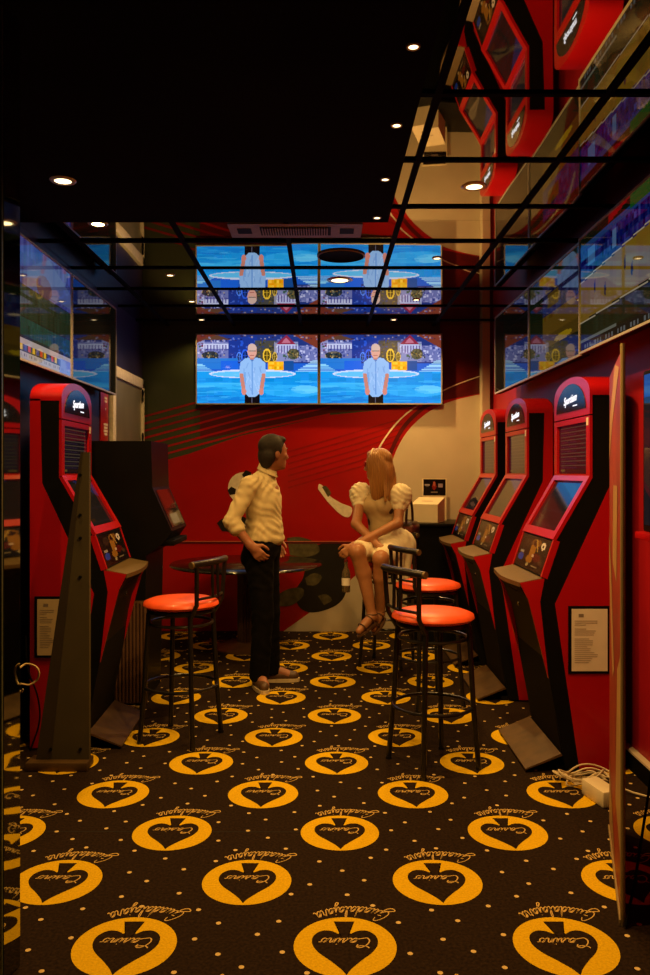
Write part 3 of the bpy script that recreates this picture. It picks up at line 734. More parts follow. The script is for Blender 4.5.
h0 = pt(0, 404.5, yb).z; hh = pt(0, 333.5, yb).z - h0
xa, xb, xc = pt(195.5, 0, yb).x, pt(319, 0, yb).x, pt(442.5, 0, yb).x
_, sh = tv('left of the two bright televisions on the back wall, presenter in pale blue shirt', pic_studio, xb - xa - .004, hh, ((xa + xb) / 2, yb, h0), 0, 'tv', g, 192, 108)
tv('right of the two bright televisions on the back wall, above the arc of the mural', pic_studio, xc - xb - .004, hh, ((xc + xb) / 2, yb, h0), 0, 'tv', g, share=sh)
g = 'televisions high on the left wall'
TXL = -1.585
for (y0, y1, fn, lab, mk) in ((5.115, 6.205, pic_off, 'dark reflecting television high on the left wall, next to the white door frame', 'tv_dim'),
                             (4.01, 5.105, pic_landscape, 'left wall television with a pale ticker strip, above the left red kiosk', 'tv_dim'),
                             (2.90, 4.0, pic_pitch, 'left wall television nearest the entrance, mostly hidden behind the entrance return', 'tv_dim')):
    tv(lab, fn, y1 - y0, .665, (TXL, (y0 + y1) / 2, 2.087), PI / 2, mk, g, reach=.1149)
g = 'televisions high on the right wall'
for (y0, y1, fn, lab, dx) in ((5.51, 6.59, pic_off, 'dark green reflecting television high on the right wall, farthest from the entrance', 0),
                          (4.395, 5.50, pic_pitch, 'right wall television with a dim golden view, middle one of the row', 0),
                          (3.27, 4.37, pic_stands, 'right wall television showing a basketball court, nearest the entrance', -.018)):
    tv(lab, fn, y1 - y0, .625, (1.40 + dx, (y0 + y1) / 2, 2.132), -PI / 2, 'tv_dark', g, reach=.1799 - dx)

# ================================================================== BETTING KIOSKS (local: front faces +x)
KW = .62
def make_kiosk(label, loc, rz):
    t = thing('betting_kiosk', label, 'betting kiosk', loc, rz, 'red betting kiosks')
    w = KW / 2
    core = [(0.035, 0.012), (.315, .012), (.335, .09), (.39, .42), (.455, .80), (.49, .855), (.525, .925), (.415, .962), (.352, 1.155), (.170, 1.47), (.170, 1.89), (0.035, 1.89)]
    MB().prism(core, -w + .017, w - .017).build('cabinet', 'kblack', t, angle=20)
    MB().rbox(.04, .36, -w + .03, w - .03, 0, .03, .004).build('plinth', 'kblack', t)
    for s in (-1, 1):
        a, b = (w - .018, w) if s > 0 else (-w, -w + .018)
        MB().prism([(.03, .012), (.25, .012), (.372, .842), (.095, 1.44), (.085, 1.895), (.03, 1.895)], a, b).build('side_panel', 'kred', t)
        a2, b2 = (w - .018, w - .002) if s > 0 else (-w + .002, -w + .018)
        MB().prism([(.25, .012), (.315, .012), (.40, .46), (.445, .85), (.425, .965), (.364, 1.155), (.191, 1.47), (.191, 1.895), (.085, 1.895), (.095, 1.44), (.372, .842)], a2, b2).build('side_strip', 'kblack', t)
        MB().prism([(.405, .47), (.447, .852), (.425, .968), (.548, .945), (.505, .862)], a, b).build('cheek', 'kred', t)
    # arched lid
    N = 20
    arch = [(-w, 1.885)] + [(-w * math.cos(PI * k / N), 1.90 + .105 * math.sin(PI * k / N) ** .9) for k in range(N + 1)] + [(w, 1.885)]
    MB().prism(arch, .03, .20, 'yz').build('lid', 'kred', t, angle=30)
    # header with dark half-round window
    hp = [(-w, 1.79)] + [(-w, 1.885), (w, 1.885), (w, 1.79)]
    MB().prism(hp, .186, .20, 'yz').build('header', 'kred', t)
    win = [(-(w - .055) * math.cos(PI * k / N), 1.826 + .145 * math.sin(PI * k / N)) for k in range(N + 1)]
    hw = MB().prism(win, .198, .2035, 'yz').build('header_window', 'logo_bg', t)
    text_mesh('logo', 'Sportium', .060, (.2045, 0.0, 1.888), (0, 1, 0.06), (0, 0, 1), 'logo', hw, .35, .0008, .0006)
    MB().box(.2036, .2048, .05, .12, 1.848, 1.854).build('logo_line', 'logo', hw)
    # upper display
    f = MB()
    f.box(.186, .20, -w, -w + .055, 1.472, 1.783).box(.186, .20, w - .055, w, 1.472, 1.783).box(.172, .20, -w + .055, w - .055, 1.755, 1.783).box(.172, .20, -w + .055, w - .055, 1.472, 1.49)
    f.build('upper_frame', 'kred', t)
    picture('upper_display', pic_list, 40, 44, (.185, -w + .055, 1.49), (0, 2 * w - .11, 0), (0, 0, .265), 'kscr', t)
    MB().box(.20, .2012, w - .05, w - .02, 1.735, 1.775).build('sticker', 'paper', t)
    # sloping lower display
    A = Vector((.185, 0, 1.472)); B = Vector((.368, 0, 1.155)); e = (B - A).normalized(); nrm = Vector((-e.z, 0, e.x)); nrm = nrm if nrm.x > 0 else -nrm
    L = (B - A).length
    def slab(mb, s0, s1, y0, y1, d0, d1, A=A, e=e, nrm=nrm):
        P = [A + e * s + nrm * d + Vector((0, y, 0)) for s in (s0, s1) for y in (y0, y1) for d in (d0, d1)]
        mb.add([p[:] for p in P], [(0, 1, 3, 2), (4, 6, 7, 5), (0, 4, 5, 1), (2, 3, 7, 6), (0, 2, 6, 4), (1, 5, 7, 3)])
    f = MB(); bw = .052
    slab(f, 0, L, -w, -w + bw, .0, .018); slab(f, 0, L, w - bw, w, .0, .018); slab(f, 0, .03, -w + bw, w - bw, -.012, .018); slab(f, L - .045, L, -w + bw, w - bw, -.012, .018)
    f.build('lower_frame', 'kred', t)
    o = A + e * (L - .045) + nrm * .004
    picture('touch_screen', pic_dark, 30, 30, (o.x, -w + bw, o.z), (0, 2 * (w - bw), 0), tuple(-e * (L - .075)), 'kscr', t)
    # control panel with collage
    C = Vector((.430, 0, .972)); e2 = (C - B).normalized(); n2 = Vector((-e2.z, 0, e2.x)); n2 = n2 if n2.x > 0 else -n2; L2 = (C - B).length
    f = MB(); slab(f, 0, L2, -w + .02, w - .02, -.02, .008, B, e2, n2); f.build('control_panel', 'kblack', t)
    o = B + e2 * L2 * .97 + n2 * .0095
    picture('collage', pic_panel, 44, 26, (o.x, -w + .024, o.z), (0, 2 * w - .048, 0), tuple(-e2 * L2 * .94), 'kprint', t)
    f = MB(); slab(f, -.004, L2, -w, -w + .02, -.02, .012, B, e2, n2); f.build('panel_rail', 'kred', t); f = MB(); slab(f, -.004, L2, w - .02, w, -.02, .012, B, e2, n2); f.build('panel_rail', 'kred', t)
    # bronze ledge with bowed front
    poly = [(.418, -w + .004)] + [(.548 + .022 * math.cos(PI * k / 12 - PI / 2), (-w + .004) + (2 * w - .008) * k / 12) for k in range(13)] + [(.418, w - .004)]
    n = len(poly); zt = lambda x: .974 - (x - .418) * .20
    vs = [(x, y, zt(x)) for x, y in poly] + [(x, y, zt(x) - .022) for x, y in poly]
    MB().add(vs, [tuple(range(n)), tuple(reversed(range(n, 2 * n)))] + [(i, i + n, (i + 1) % n + n, (i + 1) % n) for i in range(n)]).build('ledge', 'bronze', t)
    # coin box under the ledge
    cb = MB().prism([(.46, .76), (.40, .50), (.30, .50), (.30, .93), (.54, .925), (.50, .86)], -w + .05, w - .05).build('coin_box', 'kblack_gloss', t)
    MB().tube([(.455, 0, .80), (.483, 0, .793)], .011, 12).build('lock', 'chrome', cb)
    MB().box(.50, .512, -.09, .09, .872, .882).build('slot', 'kblack', cb)
    # foot plate
    P = [(.335, .085), (.52, .012), (.52, .020), (.342, .095)]
    MB().prism(P, -w, w).build('foot_plate', 'foot_bronze', t)
    return t
KX = 1.53
k1 = make_kiosk('large red and black kiosk at right nearest the entrance, framed notice on its side', (KX, 4.04 + KW / 2, 0), PI)
dup(k1, (KX, 5.285 + KW / 2, 0), PI, 'red and black kiosk on the right wall, middle one of the three')
dup(k1, (KX, 6.24 + KW / 2, 0), PI, 'red and black kiosk on the right wall, farthest back beside the black counter')
dup(k1, (-1.618, 4.365 + KW / 2, 0), math.radians(1.5), 'red and black kiosk on the left wall, half hidden by the olive partition')

def notice(label, x0, x1, z0, z1, y, mk, ink=True):
    t = thing('framed_notice', label, 'notice', ((x0 + x1) / 2, y, z0), 0, 'framed notices on kiosk sides')
    w = (x1 - x0) / 2; h = z1 - z0
    MB().box(-w, w, -.006, 0, 0, h).build('frame', 'kblack', t)
    p = MB().box(-w + .016, w - .012, -.0085, -.006, .014, h - .014).build('paper_sheet', mk, t)
    b = MB(); r = random.Random(2)
    b.box(-w + .05, -w + .075, -.0092, -.0086, h - .055, h - .038)
    for k in range(22):
        z = h - .075 - k * (h - .12) / 22
        if k in (3, 8): continue
        b.box(-w + .03, -w + .03 + (2 * w - .09) * r.uniform(.45, 1), -.0092, -.0086, z, z + .0026)
    b.build('printed_lines', 'ink', p)
    return t
notice('white paper notice in black frame on the side of the near right kiosk', 1.222, 1.428, .495, .832, 4.039, 'paper')
notice('yellowed paper notice in black frame on the left kiosk, beside the olive partition', -1.553, -1.385, .50, .83, 4.364, 'paper_w')

# ================================================================== BAR STOOLS (local: sitter faces +x)
def make_stool(label, loc, rz):
    t = thing('bar_stool', label, 'bar stool', loc, rz, 'bar stools with orange-red seats')
    s = MB().lathe([(.0005, .735), (.15, .735), (.195, .742), (.212, .757), (.207, .775), (.17, .789), (.10, .796), (.0005, .798)], 40).build('seat', 'seat', t, angle=60)
    f = MB().lathe([(.0005, .715), (.185, .715), (.19, .72), (.19, .735), (.0005, .735)], 32)
    f.tube([(.175 * math.cos(2 * PI * k / 28), .175 * math.sin(2 * PI * k / 28), .655) for k in range(28)], .009, 8, True)
    f.build('seat_frame', 'tube', t)
    for sx in (-1, 1):
        for sy in (-1, 1):
            a = .165
            MB().tube([(sx * .13, sy * .13, .72), (sx * .147, sy * .147, .30), (sx * a, sy * a, .012)], .0135, 12).tube([(sx * a, sy * a, .014), (sx * a * 1.003, sy * a * 1.003, 0)], .0165, 12).build('leg', 'tube', t)
    MB().tube([(.203 * math.cos(2 * PI * k / 40), .203 * math.sin(2 * PI * k / 40), .305) for k in range(40)], .0095, 8, True).build('foot_ring', 'tube', t)
    for sy in (-1, 1):
        MB().tube([(-.135, sy * .135, .70), (-.180, sy * .148, .78), (-.186, sy * .158, .90), (-.190, sy * .164, .995)], .0125, 10).build('back_post', 'tube', t)
    b = MB()
    for y in (-.03, .03): b.tube([(-.215, y, .81), (-.214, y, .90), (-.212, y, .995)], .009, 8)
    b.tube([(-.182, -.15, .81), (-.215, 0, .81), (-.182, .15, .81)], .008, 8); b.build('back_spindle', 'tube', t)
    r = MB().tube([(-.178, -.19, 1.0), (-.200, -.11, 1.003), (-.212, 0, 1.004), (-.200, .11, 1.003), (-.178, .19, 1.0)], .0195, 14).build('top_rail', 'tube', t)
    c = MB()
    for sy in (-1, 1): c.tube([(-.178, sy * .189, 1.0), (-.174, sy * .201, 1.0)], .0185, 14)
    c.build('rail_cap', 'bronze', r)
    return t
st = make_stool('black bar stool with orange seat at front right, closest to the near kiosk', (.565, 4.165, 0), math.radians(26))
dup(st, (.685, 5.28, 0), math.radians(22), 'bar stool with orange seat standing just behind the front right stool')
dup(st, (-.80, 4.57, 0), math.radians(160), 'bar stool with orange seat on the left, facing the left kiosk')
dup(st, (.50, 6.33, 0), math.radians(247), 'bar stool that the woman in the pale dress sits on')

# ================================================================== TABLE
t = thing('bistro_table', 'round black pedestal table behind the standing man', 'table', (-.655, 6.93, 0))
MB().lathe([(.0005, .695), (.60, .695), (.64, .70), (.652, .712), (.64, .726), (.0005, .728)], 56).build('tabletop', 'table_black', t, angle=50)
prof = []
cm = MB(); ns = 40
vs = []
for z in (.03, .695):
    for k in range(ns): 
        r = .078 if k % 2 else .064; vs.append((r * math.cos(2 * PI * k / ns), r * math.sin(2 * PI * k / ns), z))
cm.add(vs, [(k, (k + 1) % ns, (k + 1) % ns + ns, k + ns) for k in range(ns)] + [tuple(reversed(range(ns))), tuple(range(ns, 2 * ns))])
cm.build('fluted_column', 'pedestal', t)
MB().lathe([(.0005, 0), (.29, 0), (.29, .012), (.25, .028), (.09, .05), (.06, .06), (.0005, .06)], 44).build('base', 'pedestal', t, angle=50)

# ================================================================== BLACK ARCADE CABINET (left)
t = thing('arcade_cabinet', 'tall black amusement cabinet behind the left kiosk, in front of the door', 'arcade cabinet', (-1.63, 5.22, 0))
prof = [(0, .0), (.47, .0), (.49, .96), (.60, 1.04), (.655, 1.12), (.53, 1.40), (.522, 1.70), (0, 1.70)]
MB().prism(prof, 0, .56).build('body', 'kblack_gloss', t, angle=20)
picture('marquee', pic_marquee, 24, 20, (.5275, .05, 1.42), (0, .46, 0), (-.006, 0, .26), 'kprint', t)
e = Vector((.125, 0, -.28)); nn = Vector((.28, 0, .125)).normalized()
o = Vector((.53, .05, 1.40)) + e * .93 + nn * .004
picture('game_screen', pic_game, 30, 30, o, (0, .46, 0), tuple(-e * .86), 'kscr', t)
MB().rbox(.56, .665, .03, .53, 1.02, 1.055, .006).build('control_shelf', 'kblack', t)
rb = MB()
for k in range(9): rb.tube([(.30 + .023 * k, -.012, .02), (.30 + .023 * k, -.012, .66)], .0105, 8)
rb.box(.285, .50, -.008, -.001, 0.01, .67); rb.build('ribbed_panel', 'shoe', t)

# ================================================================== OLIVE PARTITION between the machines (left)
t = thing('partition_panel', 'tall tapering olive partition with bolts in front of the left kiosk', 'partition', (0, 4.10, 0))
MB().prism([(-1.452, .045), (-1.184, .045), (-1.184, 1.60), (-1.226, 1.60)], 0, .03).build('panel', 'olive', t)
MB().prism([(-1.452, .046), (-1.375, .046), (-1.214, 1.599), (-1.226, 1.599)], -.0025, 0.0).build('dark_edge_strip', 'olive_dark', t)
MB().rbox(-1.49, -1.18, -.05, .07, 0, .045, .006).build('foot', 'foot_bronze', t)
for px, py in ((80.5, 475), (80.5, 515), (80.5, 538), (80.5, 577), (51, 749), (80.5, 749)):
    p = pt(px, py, 4.10); MB().tube([(p.x, .0, p.z), (p.x, -.008, p.z)], .008, 10).build('bolt', 'kblack', t)

# ================================================================== COUNTER, BOX, SIGN (back right)
t = thing('counter', 'black counter in the back right corner under the white box', 'counter', (0, 0, 0))
MB().box(.79, 1.46, 7.0, 7.612, 0, 1.03).build('body', 'kblack', t)
MB().rbox(.775, 1.465, 6.975, 7.614, 1.03, 1.055, .005).build('worktop', 'kblack_gloss', t)
bx = thing('ballot_box', 'cream box with sloping top on the black counter', 'box', (.945, 7.28, 1.055), math.radians(-22))
MB().prism([(-.13, 0), (.13, 0), (.13, .215), (-.13, .16)], -.12, .12, 'yz').build('carton', 'box_white', bx)
MB().add([(-.05, -.03, .1835), (.05, -.03, .1835), (.05, -.02, .1856), (-.05, -.02, .1856)], [(0, 1, 2, 3)]).build('slot', 'ink', bx)
sg = thing('display_card', 'small dark display card with red figure standing behind the cream box', 'sign', (1.03, 7.50, 1.055), math.radians(-8))
MB().box(-.112, .112, 0, .012, 0, .385).build('board', 'box_white', sg)
picture('print', pic_card, 40, 30, (-.104, -.001, .228), (.208, 0, 0), (0, 0, .15), 'kprint', sg)

# ================================================================== BANNER at the right of the entrance
N = Vector((.992, 2.68, 0)); F = Vector((1.208, 3.40, 0)); dv = (F - N).normalized(); nv = Vector((-dv.y, dv.x, 0))
t = thing('printed_banner', 'tall red printed banner stand seen nearly edge-on at the right of the entrance', 'banner', N)
Lb = (F - N).length
def bq(s0, s1, z0, z1, d0, d1):
    return [(dv * s + nv * d + Vector((0, 0, z)))[:] for s in (s0, s1) for d in (d0, d1) for z in (z0, z1)]
MB().add(bq(0.01, Lb, .02, 1.90, -.005, .005), [(0, 1, 3, 2), (4, 6, 7, 5), (0, 4, 5, 1), (2, 3, 7, 6), (0, 2, 6, 4), (1, 5, 7, 3)]).build('printed_sheet', 'banner_red', t)
sw = MB()
for (P) in ([(.1, 1.86), (.35, 1.9), (.7, 1.72), (.75, 1.55), (.5, 1.7)], [(.2, 1.45), (.45, 1.45), (.5, 1.15), (.25, 1.1)], [(.75, 1.25), (.6, 1.1), (.4, .75), (.5, .7), (.7, 1.0), (.75, 1.1)], [(.75, .30), (.6, .2), (.35, .05), (.75, .04)], [(.0, .9), (.2, .8), (.3, .3), (.0, .2)]):
    sw.add([(dv * s + nv * .0062 + Vector((0, 0, z)))[:] for s, z in P], [tuple(range(len(P)))])
sw.build('swoosh_print', 'banner_gold', t)
MB().tube([(0, 0, .0), (0, 0, 1.925)], .0085, 10).build('pole', 'pole', t)
MB().tube([(.05, .03, .12), (.155, .15, .44)], .005, 8).tube([(.0, -.02, 0.006), (.05, .03, .12)], .005, 8).build('support_rod', 'kblack', t)
MB().add(bq(-.005, Lb, 0, .02, -.011, .011), [(0, 1, 3, 2), (4, 6, 7, 5), (0, 4, 5, 1), (2, 3, 7, 6), (0, 2, 6, 4), (1, 5, 7, 3)]).build('base_bar', 'pole', t)

# wall-mounted screen at the far right edge
t = thing('wall_monitor', 'black wall-mounted monitor at the right edge of the picture', 'monitor', (0, 0, 0))
MB().rbox(1.46, XR, 2.95, 3.70, 1.23, 1.96, .01).build('housing', 'kblack', t)
picture('screen', lambda U, V: Cv(U, V, (.03, .05, .10)).C + (V[..., None] > .86) * np.array((.05, .16, .42)), 20, 20, (1.459, 3.68, 1.26), (0, -.71, 0), (0, 0, .68), 'tv_dim', t)
MB().rbox(1.43, XR, 2.95, 3.72, 1.195, 1.228, .006).build('shelf', 'kred', t)

# ================================================================== SMALL THINGS
t = thing('power_adapter', 'cream plastic box lying on the carpet by the near right kiosk', 'power adapter', (1.268, 3.70, 0), math.radians(14))
MB().rbox(-.045, .045, -.09, .09, 0, .075, .01).build('casing', 'box_white', t)
r = random.Random(4); pts = []
for k in range(150):
    a = 2 * PI * k / 30; rr = .085 + .028 * math.sin(k * .37) + .006 * (k // 30)
    pts.append((1.255 + rr * 1.15 * math.cos(a), 3.90 + rr * .62 * math.sin(a), .012 + .05 * (k / 150) + .014 * math.sin(k * .61)))
pts += [(1.38, 3.78, .03), (1.44, 3.76, .012), (1.52, 3.70, .008), (1.572, 3.62, .008)]
cb = MB().tube(pts, .0045, 6).build('coiled_cable', 'cable_white'); tag(cb, 'coiled white cable on the carpet beside the cream plastic box', 'cable')
P = [pt(8, 690, 2.41), pt(14, 683, 2.42), pt(19, 668, 2.46), pt(26, 664, 2.48), pt(35, 666, 2.48), pt(39, 672, 2.48), pt(37, 680, 2.48), pt(29, 685, 2.47), pt(21, 684, 2.46), pt(18, 688, 2.46), pt(21, 692, 2.46), pt(23, 689, 2.46)]
P = [P[2] + Vector((-.02, -.03, -.01))] + P[2:]
def cm3(P, n=6):
    out = []; Q = [P[0]] + P + [P[-1]]
    for i in range(1, len(Q) - 2):
        for k in range(n):
            tt = k / n; a, b_, c, d = Q[i - 1], Q[i], Q[i + 1], Q[i + 2]
            out.append(0.5 * (2 * b_ + (c - a) * tt + (2 * a - 5 * b_ + 4 * c - d) * tt ** 2 + (3 * b_ - a - 3 * c + d) * tt ** 3))
    return out + [P[-1]]
cb = MB().tube(cm3(P), .0032, 6).build('looped_cable', 'cable_yellow'); tag(cb, 'thin yellowish cable loop hanging at the edge of the left mirror', 'cable')
cb = MB().tube(cm3([Vector((-1.60, 4.36, .62)), Vector((-1.585, 4.345, .45)), Vector((-1.53, 4.34, .30)), Vector((-1.52, 4.34, .16)), Vector((-1.57, 4.34, .006))]), .005, 6).build('black_cable', 'kblack')
tag(cb, 'black power cord hanging against the red side of the left kiosk', 'cable')
t = thing('wall_notice', 'narrow red sign with pale lettering on the navy wall beside the door', 'sign', (XL + .001, 6.27, 1.74))
MB().box(0, .008, -.11, .11, 0, .38).build('board', 'mred', t)
b = MB()
for z, w in ((.30, .05), (.325, .05), (.24, .015), (.12, .07), (.095, .06), (.07, .07), (.045, .05)): b.box(.008, .0095, .03 - w * .8, .03 + w * .8, z, z + .018)
b.build('lettering', 'paper', t)
# ceiling grille and speaker set in the mirror ceiling
t = thing('air_grille', 'grey louvred air grille in the ceiling at the edge of the black panel', 'air vent', (-.155, 4.60, HC))
f = MB().box(-.375, .375, -.13, .13, -.012, -.002).build('frame', 'acgrey', t)
b = MB()
for k in range(26): b.box(-.19 + .0146 * k, -.183 + .0146 * k, -.07, .07, -.020, -.0125)
b.build('slat', 'acgrey', t)
MB().box(-.2, .2, -.08, .08, -.0135, -.0122).box(-.33, -.25, -.05, .05, -.0135, -.0122).box(.25, .33, -.05, .05, -.0135, -.0122).build('backing', 'kblack', t)
t = thing('ceiling_speaker', 'dark round speaker in the mirror ceiling nearer than the large downlight', 'speaker', (.115, 5.16, HC))
MB().lathe([(.0005, -.006), (.125, -.006), (.14, -.012), (.15, -.006), (.15, -.001), (.0005, -.001)], 36).build('grille', 'soffit', t)
MB().lathe([(.143, -.010), (.153, -.008), (.153, -.001), (.143, -.001)], 36).build('rim', 'acgrey', t)
# ================================================================== PEOPLE
def frame(fwd, up=(0, 0, 1)):
    f = Vector(fwd).normalized(); l = Vector(up).cross(f).normalized(); u = f.cross(l); return f, l, u
def hand(wr, d, palm_n, side, curl=0.5, sc=1.0):
    """prims for a hand: wrist point, direction, palm normal, thumb side vector, finger curl"""
    wr = Vector(wr); d = Vector(d).normalized(); side = Vector(side); side = (side - d * side.dot(d)).normalized()
    n = d.cross(side); n = n if n.dot(Vector(palm_n)) > 0 else -n
    out = [('c', tuple(wr), .026 * sc, tuple(wr + d * .035 * sc), .027 * sc)]
    for j in range(4):
        off = side * ((1.5 - j) * .020 * sc)
        a = wr + d * .03 * sc + off * .6; b = wr + d * (.092 - .004 * abs(j - 1)) * sc + off
        out.append(('c', tuple(a), .014 * sc, tuple(b), .0115 * sc, .012))
        ln = [.074, .082, .077, .060][j] * sc; p = b; ang = 0
        for q, fr in enumerate((.45, .32, .23)):
            ang += curl * (.8 if q == 0 else 1.0); dd = d * math.cos(ang) + n * math.sin(ang)
            p2 = p + dd * ln * fr; out.append(('c', tuple(p), (.0098 - .0008 * q) * sc, tuple(p2), (.0090 - .0008 * q) * sc, .004)); p = p2
    a = wr + d * .025 * sc + side * .022 * sc; b = a + (d * .6 + side * .7 + n * .25).normalized() * .045 * sc; c = b + (d * .9 + side * .2 + n * .45).normalized() * .032 * sc; e = c + (d * .9 - side * .1 + n * .5).normalized() * .024 * sc
    out += [('c', tuple(a), .014 * sc, tuple(b), .0115 * sc, .01), ('c', tuple(b), .0108 * sc, tuple(c), .0098 * sc, .004), ('c', tuple(c), .0098 * sc, tuple(e), .0082 * sc, .004)]
    return out
def head(c, fwd, up=(0, 0, 1), sc=1.0, fem=False):
    f, l, u = frame(fwd, up); c = Vector(c); R = (tuple(f), tuple(l), tuple(u))
    P = lambda a, b, d: tuple(c + (f * a + l * b + u * d) * sc)
    e = lambda a, b, d, r, k=.012: ('e', P(a, b, d), tuple(x * sc for x in r), R, k)
    o = [e(-.012, 0, .035, (.098, .077, .088)), e(.022, 0, -.02, (.072, .064, .098), .02), e(.055, 0, -.082, (.036, .040, .030), .025),
         ('c', P(.085, 0, .012), .012 * sc, P(.108, 0, -.026), .0135 * sc, .012), e(.098, 0, -.032, (.014, .017, .010), .008),
         e(.074, 0, .030, (.018, .048, .012), .012), e(.084, 0, -.058, (.012, .024, .007), .006), e(.082, 0, -.068, (.013, .021, .008), .006), e(.075, 0, -.098, (.018, .020, .015), .012)]
    for s in (-1, 1):
        o += [e(.058, s * .042, -.018, (.024, .022, .020), .015), e(-.012, s * .076, -.008, (.020, .010, .034), .006), e(.076, s * .031, .012, (.012, .014, .009), .004)]
    return o, P, R
def face_parts(P, R, parent, sc=1.0, hair='hair_d'):
    m = MB()
    for s in (-1, 1):
        m.ell(P(.0865, s * .031, .012), (.0042 * sc,) * 3, 10, 8)
    m.build('eyes', 'eye', parent)
    b = MB()
    for s in (-1, 1): b.tube([P(.086, s * .014, .030), P(.090, s * .03, .036), P(.080, s * .05, .030)], [.003 * sc, .004 * sc, .002 * sc], 6)
    b.build('eyebrows', hair, parent)
    MB().tube([P(.094, -.020, -.062), P(.0975, -.008, -.0615), P(.0975, .008, -.0615), P(.094, .020, -.062)], [.002 * sc, .0042 * sc, .0042 * sc, .002 * sc], 6).build('lips', 'lip', parent)

# ---- standing man
MO = Vector((-.425, 5.70, 0)); ma = math.radians(-8)
mf = Vector((math.cos(ma), math.sin(ma), 0)); ml = Vector((-math.sin(ma), math.cos(ma), 0))
def Q(f, l, z): return tuple(MO + mf * f + ml * l + Vector((0, 0, z)))
man = thing('person', 'standing man in cream shirt and black trousers, hand at his pocket, facing right', 'person', tuple(MO))
inv = Matrix.Translation(-MO)
shR, shL = Q(-.055, -.165, 1.405), Q(-.01, .165, 1.41)
elR, wrR = Q(-.165, -.235, 1.165), Q(-.035, -.225, 1.005)
elL, wrL = Q(-.06, .24, 1.15), Q(.03, .22, 1.0)
hipR, hipL = Q(-.005, -.085, .93), Q(.0, .085, .93)
knR, knL = Q(.02, -.085, .50), Q(.03, .085, .50)
anR, anL = Q(-.005, -.085, .095), Q(.035, .11, .095)
hd, HP, HR = head(Q(.082, -.01, 1.632), (math.cos(math.radians(33)), math.sin(math.radians(33)), -.03))
body = list(hd) + [
    ('c', Q(.01, 0, 1.42), .062, Q(.055, -.005, 1.56), .053), ('c', Q(-.01, -.08, 1.38), .066, Q(0, .08, 1.38), .066), ('c', shR, .042, Q(-.02, -.08, 1.39), .055), ('c', shL, .042, Q(0, .08, 1.39), .055),
    ('c', Q(0, 0, 1.35), .12, Q(0, 0, 1.02), .115), ('c', Q(0, -.05, .97), .115, Q(0, .05, .97), .115),
    ('c', shR, .05, elR, .041), ('c', elR, .041, wrR, .028), ('c', shL, .05, elL, .041), ('c', elL, .041, wrL, .028),
    ('c', hipR, .082, knR, .054), ('c', knR, .054, Q(0, -.085, .34), .05), ('c', Q(0, -.085, .34), .05, anR, .036), ('c', hipL, .082, knL, .054), ('c', knL, .054, Q(.03, .1, .34), .05), ('c', Q(.03, .1, .34), .05, anL, .036),
    ('c', anR, .038, Q(.05, -.17, .045), .034), ('c', anL, .038, Q(.16, .13, .045), .034)]
body += hand(wrR, Vector(Q(.05, -.215, .91)) - Vector(wrR), (0, 1, 0), mf, .55, 1.03)
body += hand(wrL, Vector(Q(.09, .21, .91)) - Vector(wrL), (0, -1, 0), mf, .5, 1.0)
def attach(o, root):                                      # sdf meshes come out in world space
    o.data.transform(Matrix.Translation(-Vector(root.location))); o.parent = root; return o
attach(surface('body', body, 'skin', .0065, None, .022), man)
# shirt
midR = tuple(Vector(elR).lerp(Vector(wrR), .22)); midL = tuple(Vector(elL).lerp(Vector(wrL), .22))
shirt = [('c', Q(-.01, -.06, 1.375), .095, Q(0, .06, 1.375), .095), ('c', Q(.0, 0, 1.42), .075, Q(.04, 0, 1.50), .063), ('c', shR, .064, Q(-.01, -.05, 1.425), .074), ('c', shL, .064, Q(0, .05, 1.43), .074),
         ('e', Q(.005, 0, 1.27), (.130, .168, .20), (tuple(mf), tuple(ml), (0, 0, 1)), .04), ('e', Q(.012, 0, 1.10), (.132, .162, .14), (tuple(mf), tuple(ml), (0, 0, 1)), .04), ('e', Q(.012, 0, 1.035), (.140, .165, .07), (tuple(mf), tuple(ml), (0, 0, 1)), .03),
         ('c', shR, .063, elR, .052), ('c', elR, .054, midR, .053), ('c', midR, .055, tuple(Vector(midR).lerp(Vector(wrR), .08)), .056, .006), ('c', shL, .063, elL, .052), ('c', elL, .054, midL, .053)]
attach(surface('shirt', shirt, 'shirt', .0075, None, .024, cuts=[((0, 0, .985), (0, 0, -1)), (Q(.035, 0, 1.535), (.35, 0, 1))], wr=[(.0032, .085, (.5, .2, .85)), (.0026, .06, (.8, .1, -.6)), (.002, .045, (.2, .6, 1))]), man)
col = MB(); ring = []
cc = Vector(Q(.038, -.003, 1.525)); 
for k in range(25):
    a = 2 * PI * k / 24 * .93 + .22
    dx = mf * math.cos(a) + ml * math.sin(a); ring.append(dx)
vs = []
for i, dx in enumerate(ring):
    rr = .058; zz = -.032 * dx.dot(mf)
    vs += [tuple(cc + dx * rr + Vector((0, 0, zz + .010))), tuple(cc + dx * (rr + .017) + Vector((0, 0, zz - .032))), tuple(cc + dx * (rr - .006) + Vector((0, 0, zz - .02)))]
fs = []
for i in range(24):
    a, b = 3 * i, 3 * i + 3; fs += [(a, a + 1, b + 1, b), (a, b, b + 2, a + 2)]
attach(col.add(vs, fs).build('collar', 'shirt', None, angle=70), man)
